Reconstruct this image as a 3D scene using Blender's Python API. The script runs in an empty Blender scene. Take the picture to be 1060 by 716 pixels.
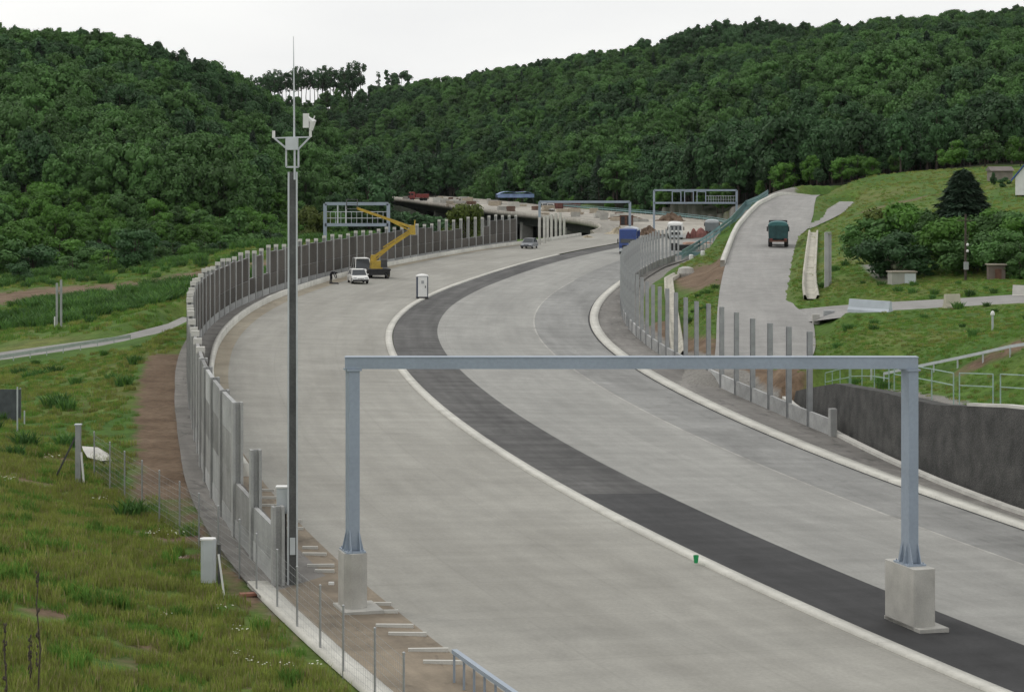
import bpy, bmesh, math, random
import numpy as np
from mathutils import Vector, Matrix
rng = np.random.default_rng(7); random.seed(7)
C = bpy.context.scene
COL = C.collection
PI = math.pi
# ------------------------------------------------------------------ camera, sky, sun, exposure
FL, YH, CH = 2200.0, 172.0, 12.7          # focal length and horizon row in photo pixels (1060 wide), camera height
cam_d = bpy.data.cameras.new('camera'); cam = bpy.data.objects.new('camera', cam_d); COL.objects.link(cam)
cam.location = (0, 0, CH); cam.rotation_euler = (PI / 2, 0, 0)
cam_d.sensor_fit = 'HORIZONTAL'; cam_d.sensor_width = 36; cam_d.lens = 36 * FL / 1060
cam_d.shift_y = -(358 - YH) / 1060; cam_d.clip_start = 0.5; cam_d.clip_end = 9000
C.camera = cam
SUN_EL, SUN_AZ = math.radians(52), math.radians(-62)     # azimuth from +Y towards +X
world = bpy.data.worlds.new('World'); C.world = world; world.use_nodes = True
nt = world.node_tree; nt.nodes.clear()
def wn(t, **k):
    n = nt.nodes.new(t)
    for a, b in k.items(): setattr(n, a, b)
    return n
wo = wn('ShaderNodeOutputWorld'); bg = wn('ShaderNodeBackground'); bg.inputs['Strength'].default_value = 0.10
sky = wn('ShaderNodeTexSky', sky_type='NISHITA', sun_disc=False, sun_elevation=SUN_EL, sun_rotation=SUN_AZ, dust_density=4.0, air_density=1.0)
tc = wn('ShaderNodeTexCoord'); mp = wn('ShaderNodeMapping'); mp.inputs['Scale'].default_value = (1.0, 1.0, 3.2); mp.inputs['Location'].default_value = (0.35, 0.1, 0.25)
nz = wn('ShaderNodeTexNoise'); nz.inputs['Scale'].default_value = 2.6; nz.inputs['Detail'].default_value = 5; nz.inputs['Roughness'].default_value = 0.5
cr = wn('ShaderNodeValToRGB'); cr.color_ramp.elements[0].position = 0.36; cr.color_ramp.elements[0].color = (12.6, 12.7, 12.7, 1); cr.color_ramp.elements[1].position = 0.62; cr.color_ramp.elements[1].color = (14.8, 14.8, 14.5, 1)
mx = wn('ShaderNodeMix', data_type='RGBA'); mx.inputs['Factor'].default_value = 0.9
nt.links.new(tc.outputs['Generated'], mp.inputs['Vector']); nt.links.new(mp.outputs['Vector'], nz.inputs['Vector'])
nt.links.new(nz.outputs['Fac'], cr.inputs['Fac']); nt.links.new(sky.outputs['Color'], mx.inputs['A']); nt.links.new(cr.outputs['Color'], mx.inputs['B'])
nt.links.new(mx.outputs['Result'], bg.inputs['Color']); nt.links.new(bg.outputs['Background'], wo.inputs['Surface'])
sun_d = bpy.data.lights.new('sun', 'SUN'); sun_d.energy = 1.0; sun_d.angle = math.radians(16); sun_d.color = (1.0, 0.96, 0.9)
sun = bpy.data.objects.new('sun', sun_d); COL.objects.link(sun)
sdir = Vector((math.sin(SUN_AZ) * math.cos(SUN_EL), math.cos(SUN_AZ) * math.cos(SUN_EL), math.sin(SUN_EL)))
sun.rotation_euler = sdir.to_track_quat('Z', 'Y').to_euler(); sun.location = (0, 0, 200)
C.view_settings.view_transform = 'Standard'; C.view_settings.look = 'None'; C.view_settings.gamma = 1; C.view_settings.use_curve_mapping = False
C.view_settings.exposure = -0.38
C.cycles.max_bounces = 6; C.cycles.transparent_max_bounces = 8

# ------------------------------------------------------------------ materials
MATS = {}
def mat(name, col, rough=0.8, var=0.12, scale=1.0, detail=5, fine=0.0, fscale=20, metal=0.0, bump=0.0, bscale=30, hue=None, coords='Object', stretch=None, spec=0.3, rnd=0.0, transl=0.0, ior=None):
    """Principled material whose base colour wanders with noise; hue = second colour of the noise; rnd = per-object brightness spread."""
    if name in MATS: return MATS[name]
    m = bpy.data.materials.new(name); m.use_nodes = True; t = m.node_tree; N = t.nodes; L = t.links
    b = N['Principled BSDF']; b.inputs['Roughness'].default_value = rough; b.inputs['Metallic'].default_value = metal; b.inputs['Specular IOR Level'].default_value = spec
    tcn = N.new('ShaderNodeTexCoord'); mpn = N.new('ShaderNodeMapping'); L.new(tcn.outputs[coords], mpn.inputs['Vector'])
    if stretch: mpn.inputs['Scale'].default_value = stretch
    n1 = N.new('ShaderNodeTexNoise'); n1.inputs['Scale'].default_value = scale; n1.inputs['Detail'].default_value = detail; L.new(mpn.outputs['Vector'], n1.inputs['Vector'])
    r = N.new('ShaderNodeValToRGB'); lo = [c * (1 - var) for c in col]; hi = [c * (1 + var) for c in (hue or col)]
    r.color_ramp.elements[0].position = 0.33; r.color_ramp.elements[0].color = (*lo, 1); r.color_ramp.elements[1].position = 0.67; r.color_ramp.elements[1].color = (*hi, 1)
    L.new(n1.outputs['Fac'], r.inputs['Fac']); out = r.outputs['Color']
    if fine:
        n2 = N.new('ShaderNodeTexNoise'); n2.inputs['Scale'].default_value = fscale; n2.inputs['Detail'].default_value = 3; L.new(mpn.outputs['Vector'], n2.inputs['Vector'])
        out = scale_col(t, out, n2.outputs['Fac'], 1 - fine, 1 + fine)
    if rnd:
        oi = N.new('ShaderNodeObjectInfo'); out = scale_col(t, out, oi.outputs['Random'], 1 - rnd, 1 + rnd, 0, 1)
    L.new(out, b.inputs['Base Color'])
    if bump:
        n3 = N.new('ShaderNodeTexNoise'); n3.inputs['Scale'].default_value = bscale; n3.inputs['Detail'].default_value = 4; L.new(mpn.outputs['Vector'], n3.inputs['Vector'])
        bp = N.new('ShaderNodeBump'); bp.inputs['Strength'].default_value = bump; bp.inputs['Distance'].default_value = 0.05; L.new(n3.outputs['Fac'], bp.inputs['Height']); L.new(bp.outputs['Normal'], b.inputs['Normal'])
    if transl:
        tr = N.new('ShaderNodeBsdfTranslucent'); L.new(out, tr.inputs['Color']); ms = N.new('ShaderNodeMixShader'); ms.inputs['Fac'].default_value = transl
        L.new(b.outputs['BSDF'], ms.inputs[1]); L.new(tr.outputs['BSDF'], ms.inputs[2]); L.new(ms.outputs['Shader'], N['Material Output'].inputs['Surface'])
    MATS[name] = m
    return m
def scale_col(t, colsock, facsock, lo, hi, flo=0.3, fhi=0.7):
    mr = t.nodes.new('ShaderNodeMapRange'); mr.inputs['From Min'].default_value = flo; mr.inputs['From Max'].default_value = fhi; mr.inputs['To Min'].default_value = lo; mr.inputs['To Max'].default_value = hi
    t.links.new(facsock, mr.inputs['Value'])
    vm = t.nodes.new('ShaderNodeVectorMath'); vm.operation = 'SCALE'; t.links.new(colsock, vm.inputs[0]); t.links.new(mr.outputs['Result'], vm.inputs['Scale'])
    return vm.outputs['Vector']
def road_mat(name, col, col2, streak=0.12, joint=0.0, patch=0.1, tracks=0.0, rough=0.85, spots=0.0):
    """Pavement: UV is metres along (u) and across (v) the road."""
    m = bpy.data.materials.new(name); m.use_nodes = True; t = m.node_tree; N = t.nodes; L = t.links
    b = N['Principled BSDF']; b.inputs['Roughness'].default_value = rough; b.inputs['Specular IOR Level'].default_value = 0.25
    uv = N.new('ShaderNodeUVMap'); uv.uv_map = 'UVMap'
    def noise(sc, det=5, rg=0.55, dist=0.0):
        mp_ = N.new('ShaderNodeMapping'); mp_.inputs['Scale'].default_value = (*sc, 1); L.new(uv.outputs['UV'], mp_.inputs['Vector'])
        n = N.new('ShaderNodeTexNoise'); n.inputs['Scale'].default_value = 1; n.inputs['Detail'].default_value = det; n.inputs['Roughness'].default_value = rg; n.inputs['Distortion'].default_value = dist
        L.new(mp_.outputs['Vector'], n.inputs['Vector']); return n.outputs['Fac']
    mixc = N.new('ShaderNodeMix'); mixc.data_type = 'RGBA'; mixc.inputs['A'].default_value = (*col, 1); mixc.inputs['B'].default_value = (*col2, 1)
    f = N.new('ShaderNodeMapRange'); f.inputs['From Min'].default_value = 0.35; f.inputs['From Max'].default_value = 0.65; L.new(noise((0.045, 0.22), 6, 0.6, 0.6), f.inputs['Value']); L.new(f.outputs['Result'], mixc.inputs['Factor'])
    out = mixc.outputs['Result']
    out = scale_col(t, out, noise((0.9, 0.12), 4), 1 - streak, 1 + streak)          # brushing across the slab
    out = scale_col(t, out, noise((0.06, 1.3), 4), 1 - streak * .8, 1 + streak * .8)     # wheel paths along it
    out = scale_col(t, out, noise((0.35, 0.5), 6, 0.7, 1.0), 1 - patch, 1 + patch)
    out = scale_col(t, out, noise((9, 9), 3), 0.93, 1.07)
    if spots:
        out = scale_col(t, out, noise((0.5, 1.4), 3, 0.5, 1.5), 1 - spots, 1.0, 0.28, 0.42)
        out = scale_col(t, out, noise((0.25, 0.9), 4, 0.6, 1.0), 1.0, 1 + spots * 0.8, 0.6, 0.72)
    if joint:
        sx = N.new('ShaderNodeSeparateXYZ'); L.new(uv.outputs['UV'], sx.inputs[0])
        def line(sock, period, w, off=0.0):
            a = N.new('ShaderNodeMath'); a.operation = 'ADD'; a.inputs[1].default_value = off; L.new(sock, a.inputs[0])
            p = N.new('ShaderNodeMath'); p.operation = 'PINGPONG'; p.inputs[1].default_value = period / 2; L.new(a.outputs[0], p.inputs[0])
            return p.outputs[0]
        out = scale_col(t, out, line(sx.outputs['X'], 5.0, 0), 1 - joint, 1.0, 0.01, 0.05)
        out = scale_col(t, out, line(sx.outputs['Y'], 4.0, 0, 0.6), 1 - joint * 0.8, 1.0, 0.01, 0.06)
    L.new(out, b.inputs['Base Color'])
    bp = N.new('ShaderNodeBump'); bp.inputs['Strength'].default_value = 0.25; bp.inputs['Distance'].default_value = 0.02; L.new(noise((14, 14), 3), bp.inputs['Height']); L.new(bp.outputs['Normal'], b.inputs['Normal'])
    return m
M_CONC = road_mat('slab_concrete', (0.250, 0.242, 0.216), (0.310, 0.302, 0.272), 0.075, 0.08, 0.08, spots=0.03)
M_CONC2 = road_mat('slab_concrete_grey', (0.245, 0.243, 0.228), (0.300, 0.297, 0.278), 0.085, 0.08, 0.09, spots=0.05)
M_SHOULDER = road_mat('shoulder_pavement', (0.19, 0.19, 0.183), (0.255, 0.255, 0.245), 0.12, 0.0, 0.12, spots=0.14)
M_ASPH = road_mat('fresh_asphalt', (0.034, 0.034, 0.035), (0.050, 0.050, 0.051), 0.18, 0.0, 0.2, spots=.12)
M_ASPH2 = road_mat('worn_asphalt', (0.062, 0.061, 0.060), (0.105, 0.103, 0.10), 0.28, 0.0, 0.22)
M_RAMP = road_mat('ramp_asphalt', (0.235, 0.23, 0.22), (0.29, 0.283, 0.27), 0.08, 0.0, 0.10, spots=0.08)
M_KERB = road_mat('kerb_concrete', (0.46, 0.45, 0.41), (0.56, 0.55, 0.50), 0.10, 0.12, 0.12)
M_GRAVEL = road_mat('grey_gravel', (0.145, 0.138, 0.128), (0.21, 0.20, 0.185), 0.16, 0.0, 0.2, spots=0.45)
M_DIRT = road_mat('brown_dirt', (0.165, 0.135, 0.10), (0.24, 0.20, 0.15), 0.15, 0.0, 0.2, spots=0.3)
M_SILT = road_mat('road_silt', (0.25, 0.215, 0.16), (0.30, 0.27, 0.21), 0.1, 0.0, 0.15)
M_CHUTE = road_mat('weathered_channel', (0.34, 0.325, 0.275), (0.43, 0.41, 0.35), 0.14, 0.1, 0.18, spots=.2)
M_JOINT = road_mat('pale_joint', (0.30, 0.295, 0.275), (0.37, 0.36, 0.335), 0.15, 0.0, 0.25, spots=.25)
M_CUT = road_mat('haul_gravel', (0.31, 0.29, 0.255), (0.41, 0.385, 0.335), 0.15, 0.0, 0.2, spots=0.3)
STEEL = mat('painted_steel_blue_grey', (0.285, 0.335, 0.40), 0.45, 0.06, 0.6, fine=0.05, fscale=9, metal=0.1, spec=0.5)
GALV = mat('galvanised_steel', (0.345, 0.355, 0.36), 0.45, 0.14, 2.0, fine=0.08, fscale=30, metal=0.35, spec=0.5)
GALVD = mat('dark_galvanised', (0.10, 0.102, 0.102), 0.5, 0.3, 1.2, fine=0.15, fscale=15, metal=0.35)
GALVL = mat('pale_galvanised', (0.52, 0.55, 0.57), 0.45, 0.08, 2.0, metal=0.2, spec=0.5)
CONC = mat('cast_concrete', (0.40, 0.39, 0.36), 0.85, 0.14, 1.3, fine=0.07, fscale=25, bump=0.15)
CONCL = mat('pale_concrete', (0.53, 0.52, 0.48), 0.85, 0.12, 1.1, fine=0.06, fscale=25, bump=0.1)
CONCP = mat('panel_concrete', (0.245, 0.245, 0.238), 0.88, 0.24, 0.7, fine=0.12, fscale=9, rnd=0.22)
CONCPL = mat('panel_concrete_pale', (0.36, 0.365, 0.36), 0.88, 0.2, 0.7, fine=0.1, fscale=9, rnd=0.2)
POSTC = mat('post_concrete', (0.335, 0.338, 0.33), 0.85, 0.12, 1.2, fine=0.08, fscale=18, rnd=0.12)
ABSORB = mat('absorber_brown', (0.125, 0.115, 0.104), 0.95, 0.16, 0.35, fine=0.22, fscale=9, rnd=0.22, bump=0.5, bscale=12)
WALLM = mat('rough_dark_facing', (0.060, 0.060, 0.058), 0.95, 0.2, 1.1, fine=0.3, fscale=14, bump=0.8, bscale=16, hue=(0.076, 0.075, 0.071))
WHITE = mat('white_paint', (0.72, 0.72, 0.70), 0.4, 0.05, 2.0, spec=0.5)
BLUE = mat('dark_blue_paint', (0.018, 0.05, 0.20), 0.4, 0.12, 2.0, spec=0.5)
TYRE = mat('tyre_rubber', (0.022, 0.022, 0.022), 0.9, 0.2, 5.0)
BLACK = mat('black_parts', (0.03, 0.03, 0.032), 0.6, 0.25, 4.0)
GLASS = mat('dark_window_glass', (0.03, 0.036, 0.042), 0.12, 0.1, 2.0, spec=0.6)
YEL = mat('machine_yellow', (0.42, 0.29, 0.045), 0.5, 0.14, 2.0, fine=0.08, fscale=12)
RED = mat('dull_red_paint', (0.22, 0.05, 0.045), 0.55, 0.2, 2.0)
TEAL = mat('teal_tarpaulin', (0.05, 0.15, 0.155), 0.6, 0.22, 1.5)
TEALP = mat('teal_railing_paint', (0.16, 0.27, 0.275), 0.55, 0.15, 1.0)
GREENP = mat('pale_green_railing', (0.30, 0.41, 0.365), 0.5, 0.12, 1.0)
RUST = mat('rusty_brown', (0.13, 0.07, 0.05), 0.9, 0.3, 2.0)
SANDM = mat('tan_sand', (0.40, 0.35, 0.26), 0.95, 0.15, 0.6, fine=0.2, fscale=4)
SOILM = mat('dark_soil', (0.15, 0.105, 0.075), 0.95, 0.25, 0.6, fine=0.3, fscale=5, bump=0.6, bscale=3)
WOOD = mat('weathered_timber', (0.30, 0.27, 0.22), 0.85, 0.2, 1.5)
TAN = mat('tan_sheet', (0.43, 0.37, 0.29), 0.9, 0.15, 1.5)
ORANGE = mat('red_orange', (0.42, 0.11, 0.06), 0.7, 0.15, 2.0)
LBLUE = mat('light_blue_tarp', (0.20, 0.28, 0.46), 0.5, 0.2, 0.8)
BARK = mat('bark', (0.075, 0.062, 0.05), 0.95, 0.3, 4.0)
BARKL = mat('pale_bark', (0.14, 0.135, 0.125), 0.95, 0.3, 4.0)
LEAF = mat('leaf_green', (0.062, 0.150, 0.037), 0.7, 0.15, 0.25, fine=0.12, fscale=1.5, rnd=0.36, transl=0.2, hue=(0.088, 0.180, 0.045))
LEAFD = mat('leaf_dark_green', (0.038, 0.094, 0.034), 0.7, 0.15, 0.25, fine=0.12, fscale=1.5, rnd=0.34, transl=0.2, hue=(0.052, 0.118, 0.039))
LEAFB = mat('leaf_bright_green', (0.072, 0.182, 0.026), 0.7, 0.2, 0.4, fine=0.15, fscale=2.5, rnd=0.28, transl=0.3, hue=(0.095, 0.200, 0.034))
LEAFY = mat('leaf_olive', (0.105, 0.140, 0.030), 0.75, 0.2, 0.4, fine=0.25, fscale=2.5, rnd=0.2, transl=0.3)
NEEDLE = mat('needle_green', (0.024, 0.050, 0.026), 0.75, 0.25, 0.6, fine=0.3, fscale=3, rnd=0.2, transl=0.1)
GRASSM = mat('grass_blade', (0.275, 0.285, 0.066), 0.75, 0.18, 0.08, fine=0.15, fscale=0.8, rnd=0.28, transl=0.35, hue=(0.205, 0.275, 0.056))
GRASSG = mat('grass_blade_green', (0.125, 0.250, 0.042), 0.75, 0.2, 0.08, fine=0.15, fscale=0.8, rnd=0.25, transl=0.3)
STRAW = mat('dry_stalk', (0.30, 0.26, 0.13), 0.9, 0.2, 1.0, rnd=0.3)
FLOWER = mat('white_blossom', (0.62, 0.63, 0.52), 0.8, 0.1, 1.0)

# ------------------------------------------------------------------ geometry helpers
class MB:
    def __init__(s): s.v = []; s.f = []; s.mi = []; s.uv = None
    def add(s, verts, faces, mi=0):
        o = len(s.v); s.v.extend([tuple(p) for p in verts]); s.f.extend([tuple(i + o for i in f) for f in faces]); s.mi.extend([mi] * len(faces))
    def box(s, c, d, rz=0.0, taper=1.0, mi=0, bev=0.0):
        x, y, z = c; a, b, h = d[0] / 2, d[1] / 2, d[2] / 2; cs, sn = math.cos(rz), math.sin(rz)
        if bev:   # chamfered vertical edges
            ring = lambda k: [(-a * k + bev, -b * k), (a * k - bev, -b * k), (a * k, -b * k + bev), (a * k, b * k - bev), (a * k - bev, b * k), (-a * k + bev, b * k), (-a * k, b * k - bev), (-a * k, -b * k + bev)]
        else: ring = lambda k: [(-a * k, -b * k), (a * k, -b * k), (a * k, b * k), (-a * k, b * k)]
        n = len(ring(1)); V = [(x + p * cs - q * sn, y + p * sn + q * cs, z - h) for p, q in ring(1)] + [(x + p * cs - q * sn, y + p * sn + q * cs, z + h) for p, q in ring(taper)]
        s.add(V, [tuple(range(n - 1, -1, -1)), tuple(range(n, 2 * n))] + [(i, (i + 1) % n, (i + 1) % n + n, i + n) for i in range(n)], mi); return s
    def beam(s, p, q, w, h=None, mi=0):
        """Rectangular bar from p to q, w wide and h high."""
        h = h or w; p, q = Vector(p), Vector(q); d = (q - p).normalized(); up = Vector((0, 0, 1)) if abs(d.z) < 0.95 else Vector((0, 1, 0))
        sd = d.cross(up).normalized(); u = sd.cross(d).normalized(); V = []
        for e in (p, q):
            for a, b in ((-1, -1), (1, -1), (1, 1), (-1, 1)): V.append(e + sd * a * w / 2 + u * b * h / 2)
        s.add(V, [(3, 2, 1, 0), (4, 5, 6, 7)] + [(i, (i + 1) % 4, (i + 1) % 4 + 4, i + 4) for i in range(4)], mi); return s
    def tube(s, pts, rad, n=8, mi=0, cap=True):
        pts = [Vector(p) for p in pts]; rad = rad if hasattr(rad, '__len__') else [rad] * len(pts); V = []
        for i, p in enumerate(pts):
            d = (pts[min(i + 1, len(pts) - 1)] - pts[max(i - 1, 0)]).normalized(); a = d.orthogonal().normalized() if abs(d.z) < 0.9 else Vector((1, 0, 0)); a = (a - d * a.dot(d)).normalized(); b = d.cross(a)
            for k in range(n): V.append(p + (a * math.cos(2 * PI * k / n) + b * math.sin(2 * PI * k / n)) * rad[i])
        F = [(i * n + k, i * n + (k + 1) % n, (i + 1) * n + (k + 1) % n, (i + 1) * n + k) for i in range(len(pts) - 1) for k in range(n)]
        if cap: F += [tuple(range(n - 1, -1, -1)), tuple(range((len(pts) - 1) * n, len(pts) * n))]
        s.add(V, F, mi); return s
    def lathe(s, c, prof, n=20, mi=0):
        V = [(c[0] + r * math.cos(2 * PI * k / n), c[1] + r * math.sin(2 * PI * k / n), c[2] + z) for r, z in prof for k in range(n)]
        F = [(i * n + k, i * n + (k + 1) % n, (i + 1) * n + (k + 1) % n, (i + 1) * n + k) for i in range(len(prof) - 1) for k in range(n)]
        s.add(V, F + [tuple(range(n - 1, -1, -1)), tuple(range((len(prof) - 1) * n, len(prof) * n))], mi); return s
    def prism(s, poly, y0, y1, mi=0, ins0=0, axis='x'):
        """Side outline (list of (a, z)) extruded across: axis 'x' runs the outline along Y and extrudes along X."""
        n = len(poly); V = []
        for t in (y0, y1):
            for a, z in poly: V.append((t, a, z) if axis == 'x' else (a, t, z))
        s.add(V, [tuple(range(n)), tuple(range(2 * n - 1, n - 1, -1))] + [(i + n, (i + 1) % n + n, (i + 1) % n, i) for i in range(n)], mi); return s
    def wheel(s, c, r, w, mi=0, n=16):   # axle along X
        V = [(c[0] + t, c[1] + rr * math.cos(2 * PI * k / n), c[2] + rr * math.sin(2 * PI * k / n)) for t, rr in ((-w / 2, r * .55), (-w / 2, r * .93), (-w * .3, r), (w * .3, r), (w / 2, r * .93), (w / 2, r * .55)) for k in range(n)]
        F = [(i * n + k, i * n + (k + 1) % n, (i + 1) * n + (k + 1) % n, (i + 1) * n + k) for i in range(5) for k in range(n)]
        s.add(V, F + [tuple(range(n - 1, -1, -1)), tuple(range(5 * n, 6 * n))], mi); return s
    def build(s, name, m, parent=None, smooth=False):
        me = bpy.data.meshes.new(name); me.from_pydata([tuple(map(float, p)) for p in s.v], [], s.f); ms = m if isinstance(m, (list, tuple)) else [m]
        for q in ms: me.materials.append(q)
        if len(ms) > 1: me.polygons.foreach_set('material_index', s.mi)
        if smooth: me.polygons.foreach_set('use_smooth', [True] * len(me.polygons))
        bm = bmesh.new(); bm.from_mesh(me); bmesh.ops.recalc_face_normals(bm, faces=bm.faces); bm.to_mesh(me); bm.free()
        o = bpy.data.objects.new(name, me); COL.objects.link(o)
        if parent is not None: o.parent = parent
        return o
def tag(o, label=None, cat=None, group=None, kind=None):
    if label: o['label'] = label
    if cat: o['category'] = cat
    if group: o['group'] = group
    if kind: o['kind'] = kind
    return o
def thing(name, label, cat, loc=(0, 0, 0), rz=0.0, group=None):
    o = bpy.data.objects.new(name, None); COL.objects.link(o); o.location = loc; o.rotation_euler = (0, 0, rz); o.empty_display_size = 0.3
    return tag(o, label, cat, group)
def copy_tree(o, parent=None):
    c = o.copy(); COL.objects.link(c); c.parent = parent
    for ch in [k for k in COL.objects if k.parent == o]: copy_tree(ch, c)
    return c
def dup(o, kids, loc, rz=0.0, sc=1.0, label=None, group=None):
    c = o.copy(); COL.objects.link(c); c.location = loc; c.rotation_euler = (0, 0, rz); c.scale = (sc, sc, sc) if not hasattr(sc, '__len__') else sc
    if label: c['label'] = label
    if group: c['group'] = group
    for k in kids:
        d = k.copy(); COL.objects.link(d); d.parent = c
    return c
def from_np(name, V, F, ms, attrs=None, uv=None, smooth=True, parent=None, mi=None):
    me = bpy.data.meshes.new(name); V = np.asarray(V, dtype=np.float32); F = np.asarray(F, dtype=np.int32); k = F.shape[1]
    me.vertices.add(len(V)); me.vertices.foreach_set('co', V.ravel()); me.loops.add(F.size); me.loops.foreach_set('vertex_index', F.ravel())
    me.polygons.add(len(F)); me.polygons.foreach_set('loop_start', np.arange(len(F), dtype=np.int32) * k)
    try: me.polygons.foreach_set('loop_total', np.full(len(F), k, dtype=np.int32))
    except Exception: pass
    if smooth: me.polygons.foreach_set('use_smooth', np.ones(len(F), dtype=bool))
    for q in (ms if isinstance(ms, (list, tuple)) else [ms]): me.materials.append(q)
    if mi is not None: me.polygons.foreach_set('material_index', np.asarray(mi, dtype=np.int32))
    if uv is not None:
        l = me.uv_layers.new(name='UVMap'); l.data.foreach_set('uv', np.asarray(uv, dtype=np.float32)[F.ravel()].ravel())
    for a, d in (attrs or {}).items(): me.attributes.new(a, 'FLOAT', 'POINT').data.foreach_set('value', np.asarray(d, dtype=np.float32))
    me.update(calc_edges=True); me.validate()
    o = bpy.data.objects.new(name, me); COL.objects.link(o)
    if parent is not None: o.parent = parent
    return o
def at(px, py, Y):       # the point seen at photo pixel (px, py) at distance Y
    return Vector(((px - 530) / FL * Y, Y, CH - (py - YH) / FL * Y))
def onz(px, py, z=0.0):  # the point seen at photo pixel (px, py) at height z
    return at(px, py, FL * (CH - z) / (py - YH))

# ------------------------------------------------------------------ the motorway axis: s metres along, o metres to the right
KAP = [3.620e-03, 2.870e-03, 2.040e-03, 3.050e-03, 2.060e-03, 5.0e-04, 1.290e-03, 1.660e-03, -1.190e-03, -4.230e-03, -4.490e-03, -2.490e-03, -3.3e-04, 7.8e-04, 8.8e-04, 4.2e-04, -1.9e-04, -7.1e-04, -1.11e-03, -1.42e-03, -1.68e-03]
def axis():
    s = np.arange(0, 800.1, 1.0); k = np.interp(s, np.arange(21) * 40., KAP)
    hd = -.3594 + np.concatenate([[0], np.cumsum(k[:-1])])
    X = 13.471 + np.concatenate([[0], np.cumsum(np.sin(hd[:-1]))]); Y = 47.052 + np.concatenate([[0], np.cumsum(np.cos(hd[:-1]))])
    sb = np.arange(-45, 0, 1.0)
    return np.concatenate([sb, s]), np.concatenate([X[0] + np.sin(hd[0]) * sb, X]), np.concatenate([Y[0] + np.cos(hd[0]) * sb, Y]), np.concatenate([hd[0] + 0 * sb, hd])
S, RX, RY, RH = axis()
def zr(s, o): return -.03 * (1 - np.clip((s - 280) / 80, 0, 1)) * o + np.clip((s - 300) / 300, 0, 1) * 1.2
def so_many(x, y):
    x = np.asarray(x, float); y = np.asarray(y, float); s = np.empty_like(x); o = np.empty_like(x)
    for i in range(0, len(x), 4000):
        a, b = x[i:i + 4000, None], y[i:i + 4000, None]; j = ((a - RX[None]) ** 2 + (b - RY[None]) ** 2).argmin(1)
        dx, dy = x[i:i + 4000] - RX[j], y[i:i + 4000] - RY[j]; sn, cs = np.sin(RH[j]), np.cos(RH[j])
        s[i:i + 4000] = S[j] + dx * sn + dy * cs; o[i:i + 4000] = dx * cs - dy * sn
    return s, o
def P(s, o, h=0.0):
    x, y, hd = np.interp(s, S, RX), np.interp(s, S, RY), np.interp(s, S, RH)
    return Vector((float(x + math.cos(hd) * o), float(y - math.sin(hd) * o), float(zr(s, o) + h)))
def HD(s): return float(np.interp(s, S, RH))
KN = np.arange(0, 361, 30.)
def tab(v, tail=None):
    v = np.array(v, float)
    return lambda s: np.interp(s, KN, v)
_xs = lambda a: np.concatenate([KN[:len(a)], []])
e0 = tab([-11.87, -11.83, -11.81, -11.96, -12.3, -12.8, -13.1, -13.1, -12.5, -11.6, -10.6, -10.2, -10.2])
e1 = tab([0.16, 0.03, -0.18, -0.42, -0.59, -0.61, -0.36, 0.1, 0.6, 1.1, 1.5, 1.8, 1.8])
e2 = tab([3.57, 3.43, 3.23, 2.99, 2.78, 2.68, 2.83, 3.2, 3.7, 4.2, 4.6, 4.8, 4.8])
e4 = tab([10.15, 10.28, 10.39, 10.47, 10.52, 10.57, 10.64, 10.74, 10.84, 10.94, 11.0, 11.1, 11.2])
e3 = tab([13.53, 13.86, 14.18, 14.57, 14.97, 15.34, 15.6, 15.7, 15.8, 15.8, 15.8, 15.8, 15.8])
lb = lambda s: np.interp(s, [0, 20, 30, 40, 50, 60, 75, 90, 110, 140, 160, 180, 210, 240, 270, 300, 340], [-14.4, -14.4, -14.3, -14.0, -13.6, -13.4, -13.45, -13.8, -14.4, -15.3, -15.7, -15.7, -15.2, -13.9, -12.6, -11.8, -11.4])
rb = lambda s: np.interp(s, [0, 55, 70, 90, 115, 150, 180, 210, 240, 262], [16.9, 17.4, 17.75, 18.0, 18.3, 18.3, 17.7, 17.3, 17.5, 18.3])
lk = lambda s: np.interp(s, [0, 45, 60, 75, 90, 120, 150, 180, 210, 240, 270, 300, 340], [-12.5, -12.35, -12.15, -12.25, -12.45, -13.0, -13.75, -14.15, -14.1, -13.0, -12.0, -11.0, -10.6])
wl = lambda s: np.interp(s, [-45, 32, 39, 47, 57, 70, 80], [15.4, 16.2, 16.6, 17.3, 18.3, 20.0, 21.6])

def strip(name, s0, s1, fa, fb, h, m, step=2.0, cols=4, label=None, thick=0.0, kind='structure', smooth=True):
    n = max(2, int((s1 - s0) / step) + 1); ss = np.linspace(s0, s1, n); V = []; UV = []
    ncol = cols + 1
    for s in ss:
        a, b = float(fa(s)), float(fb(s))
        for t in np.linspace(0, 1, ncol):
            o = a + (b - a) * t; p = P(s, o, h); V.append(p); UV.append((s, o))
    F = [(i * ncol + j, i * ncol + j + 1, (i + 1) * ncol + j + 1, (i + 1) * ncol + j) for i in range(n - 1) for j in range(ncol - 1)]
    if thick:   # skirts on both sides
        for side in (0, ncol - 1):
            base = len(V)
            for i, s in enumerate(ss):
                o = float(fa(s)) if side == 0 else float(fb(s)); V.append(P(s, o, h - thick)); UV.append((s, o + thick))
            for i in range(n - 1):
                q = (i * ncol + side, (i + 1) * ncol + side, base + i + 1, base + i); F.append(q if side == 0 else q[::-1])
        base = len(V)
        for s in (ss[0], ss[-1]):
            for fx in (fa, fb): V.append(P(s, float(fx(s)), h - thick)); UV.append((s, float(fx(s))))
        F.append((0, base, base + 1, ncol - 1)); F.append(((n - 1) * ncol, n * ncol - 1, base + 3, base + 2))
    return tag(from_np(name, V, F, m, uv=UV, smooth=False if thick else smooth), kind=kind)

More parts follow.
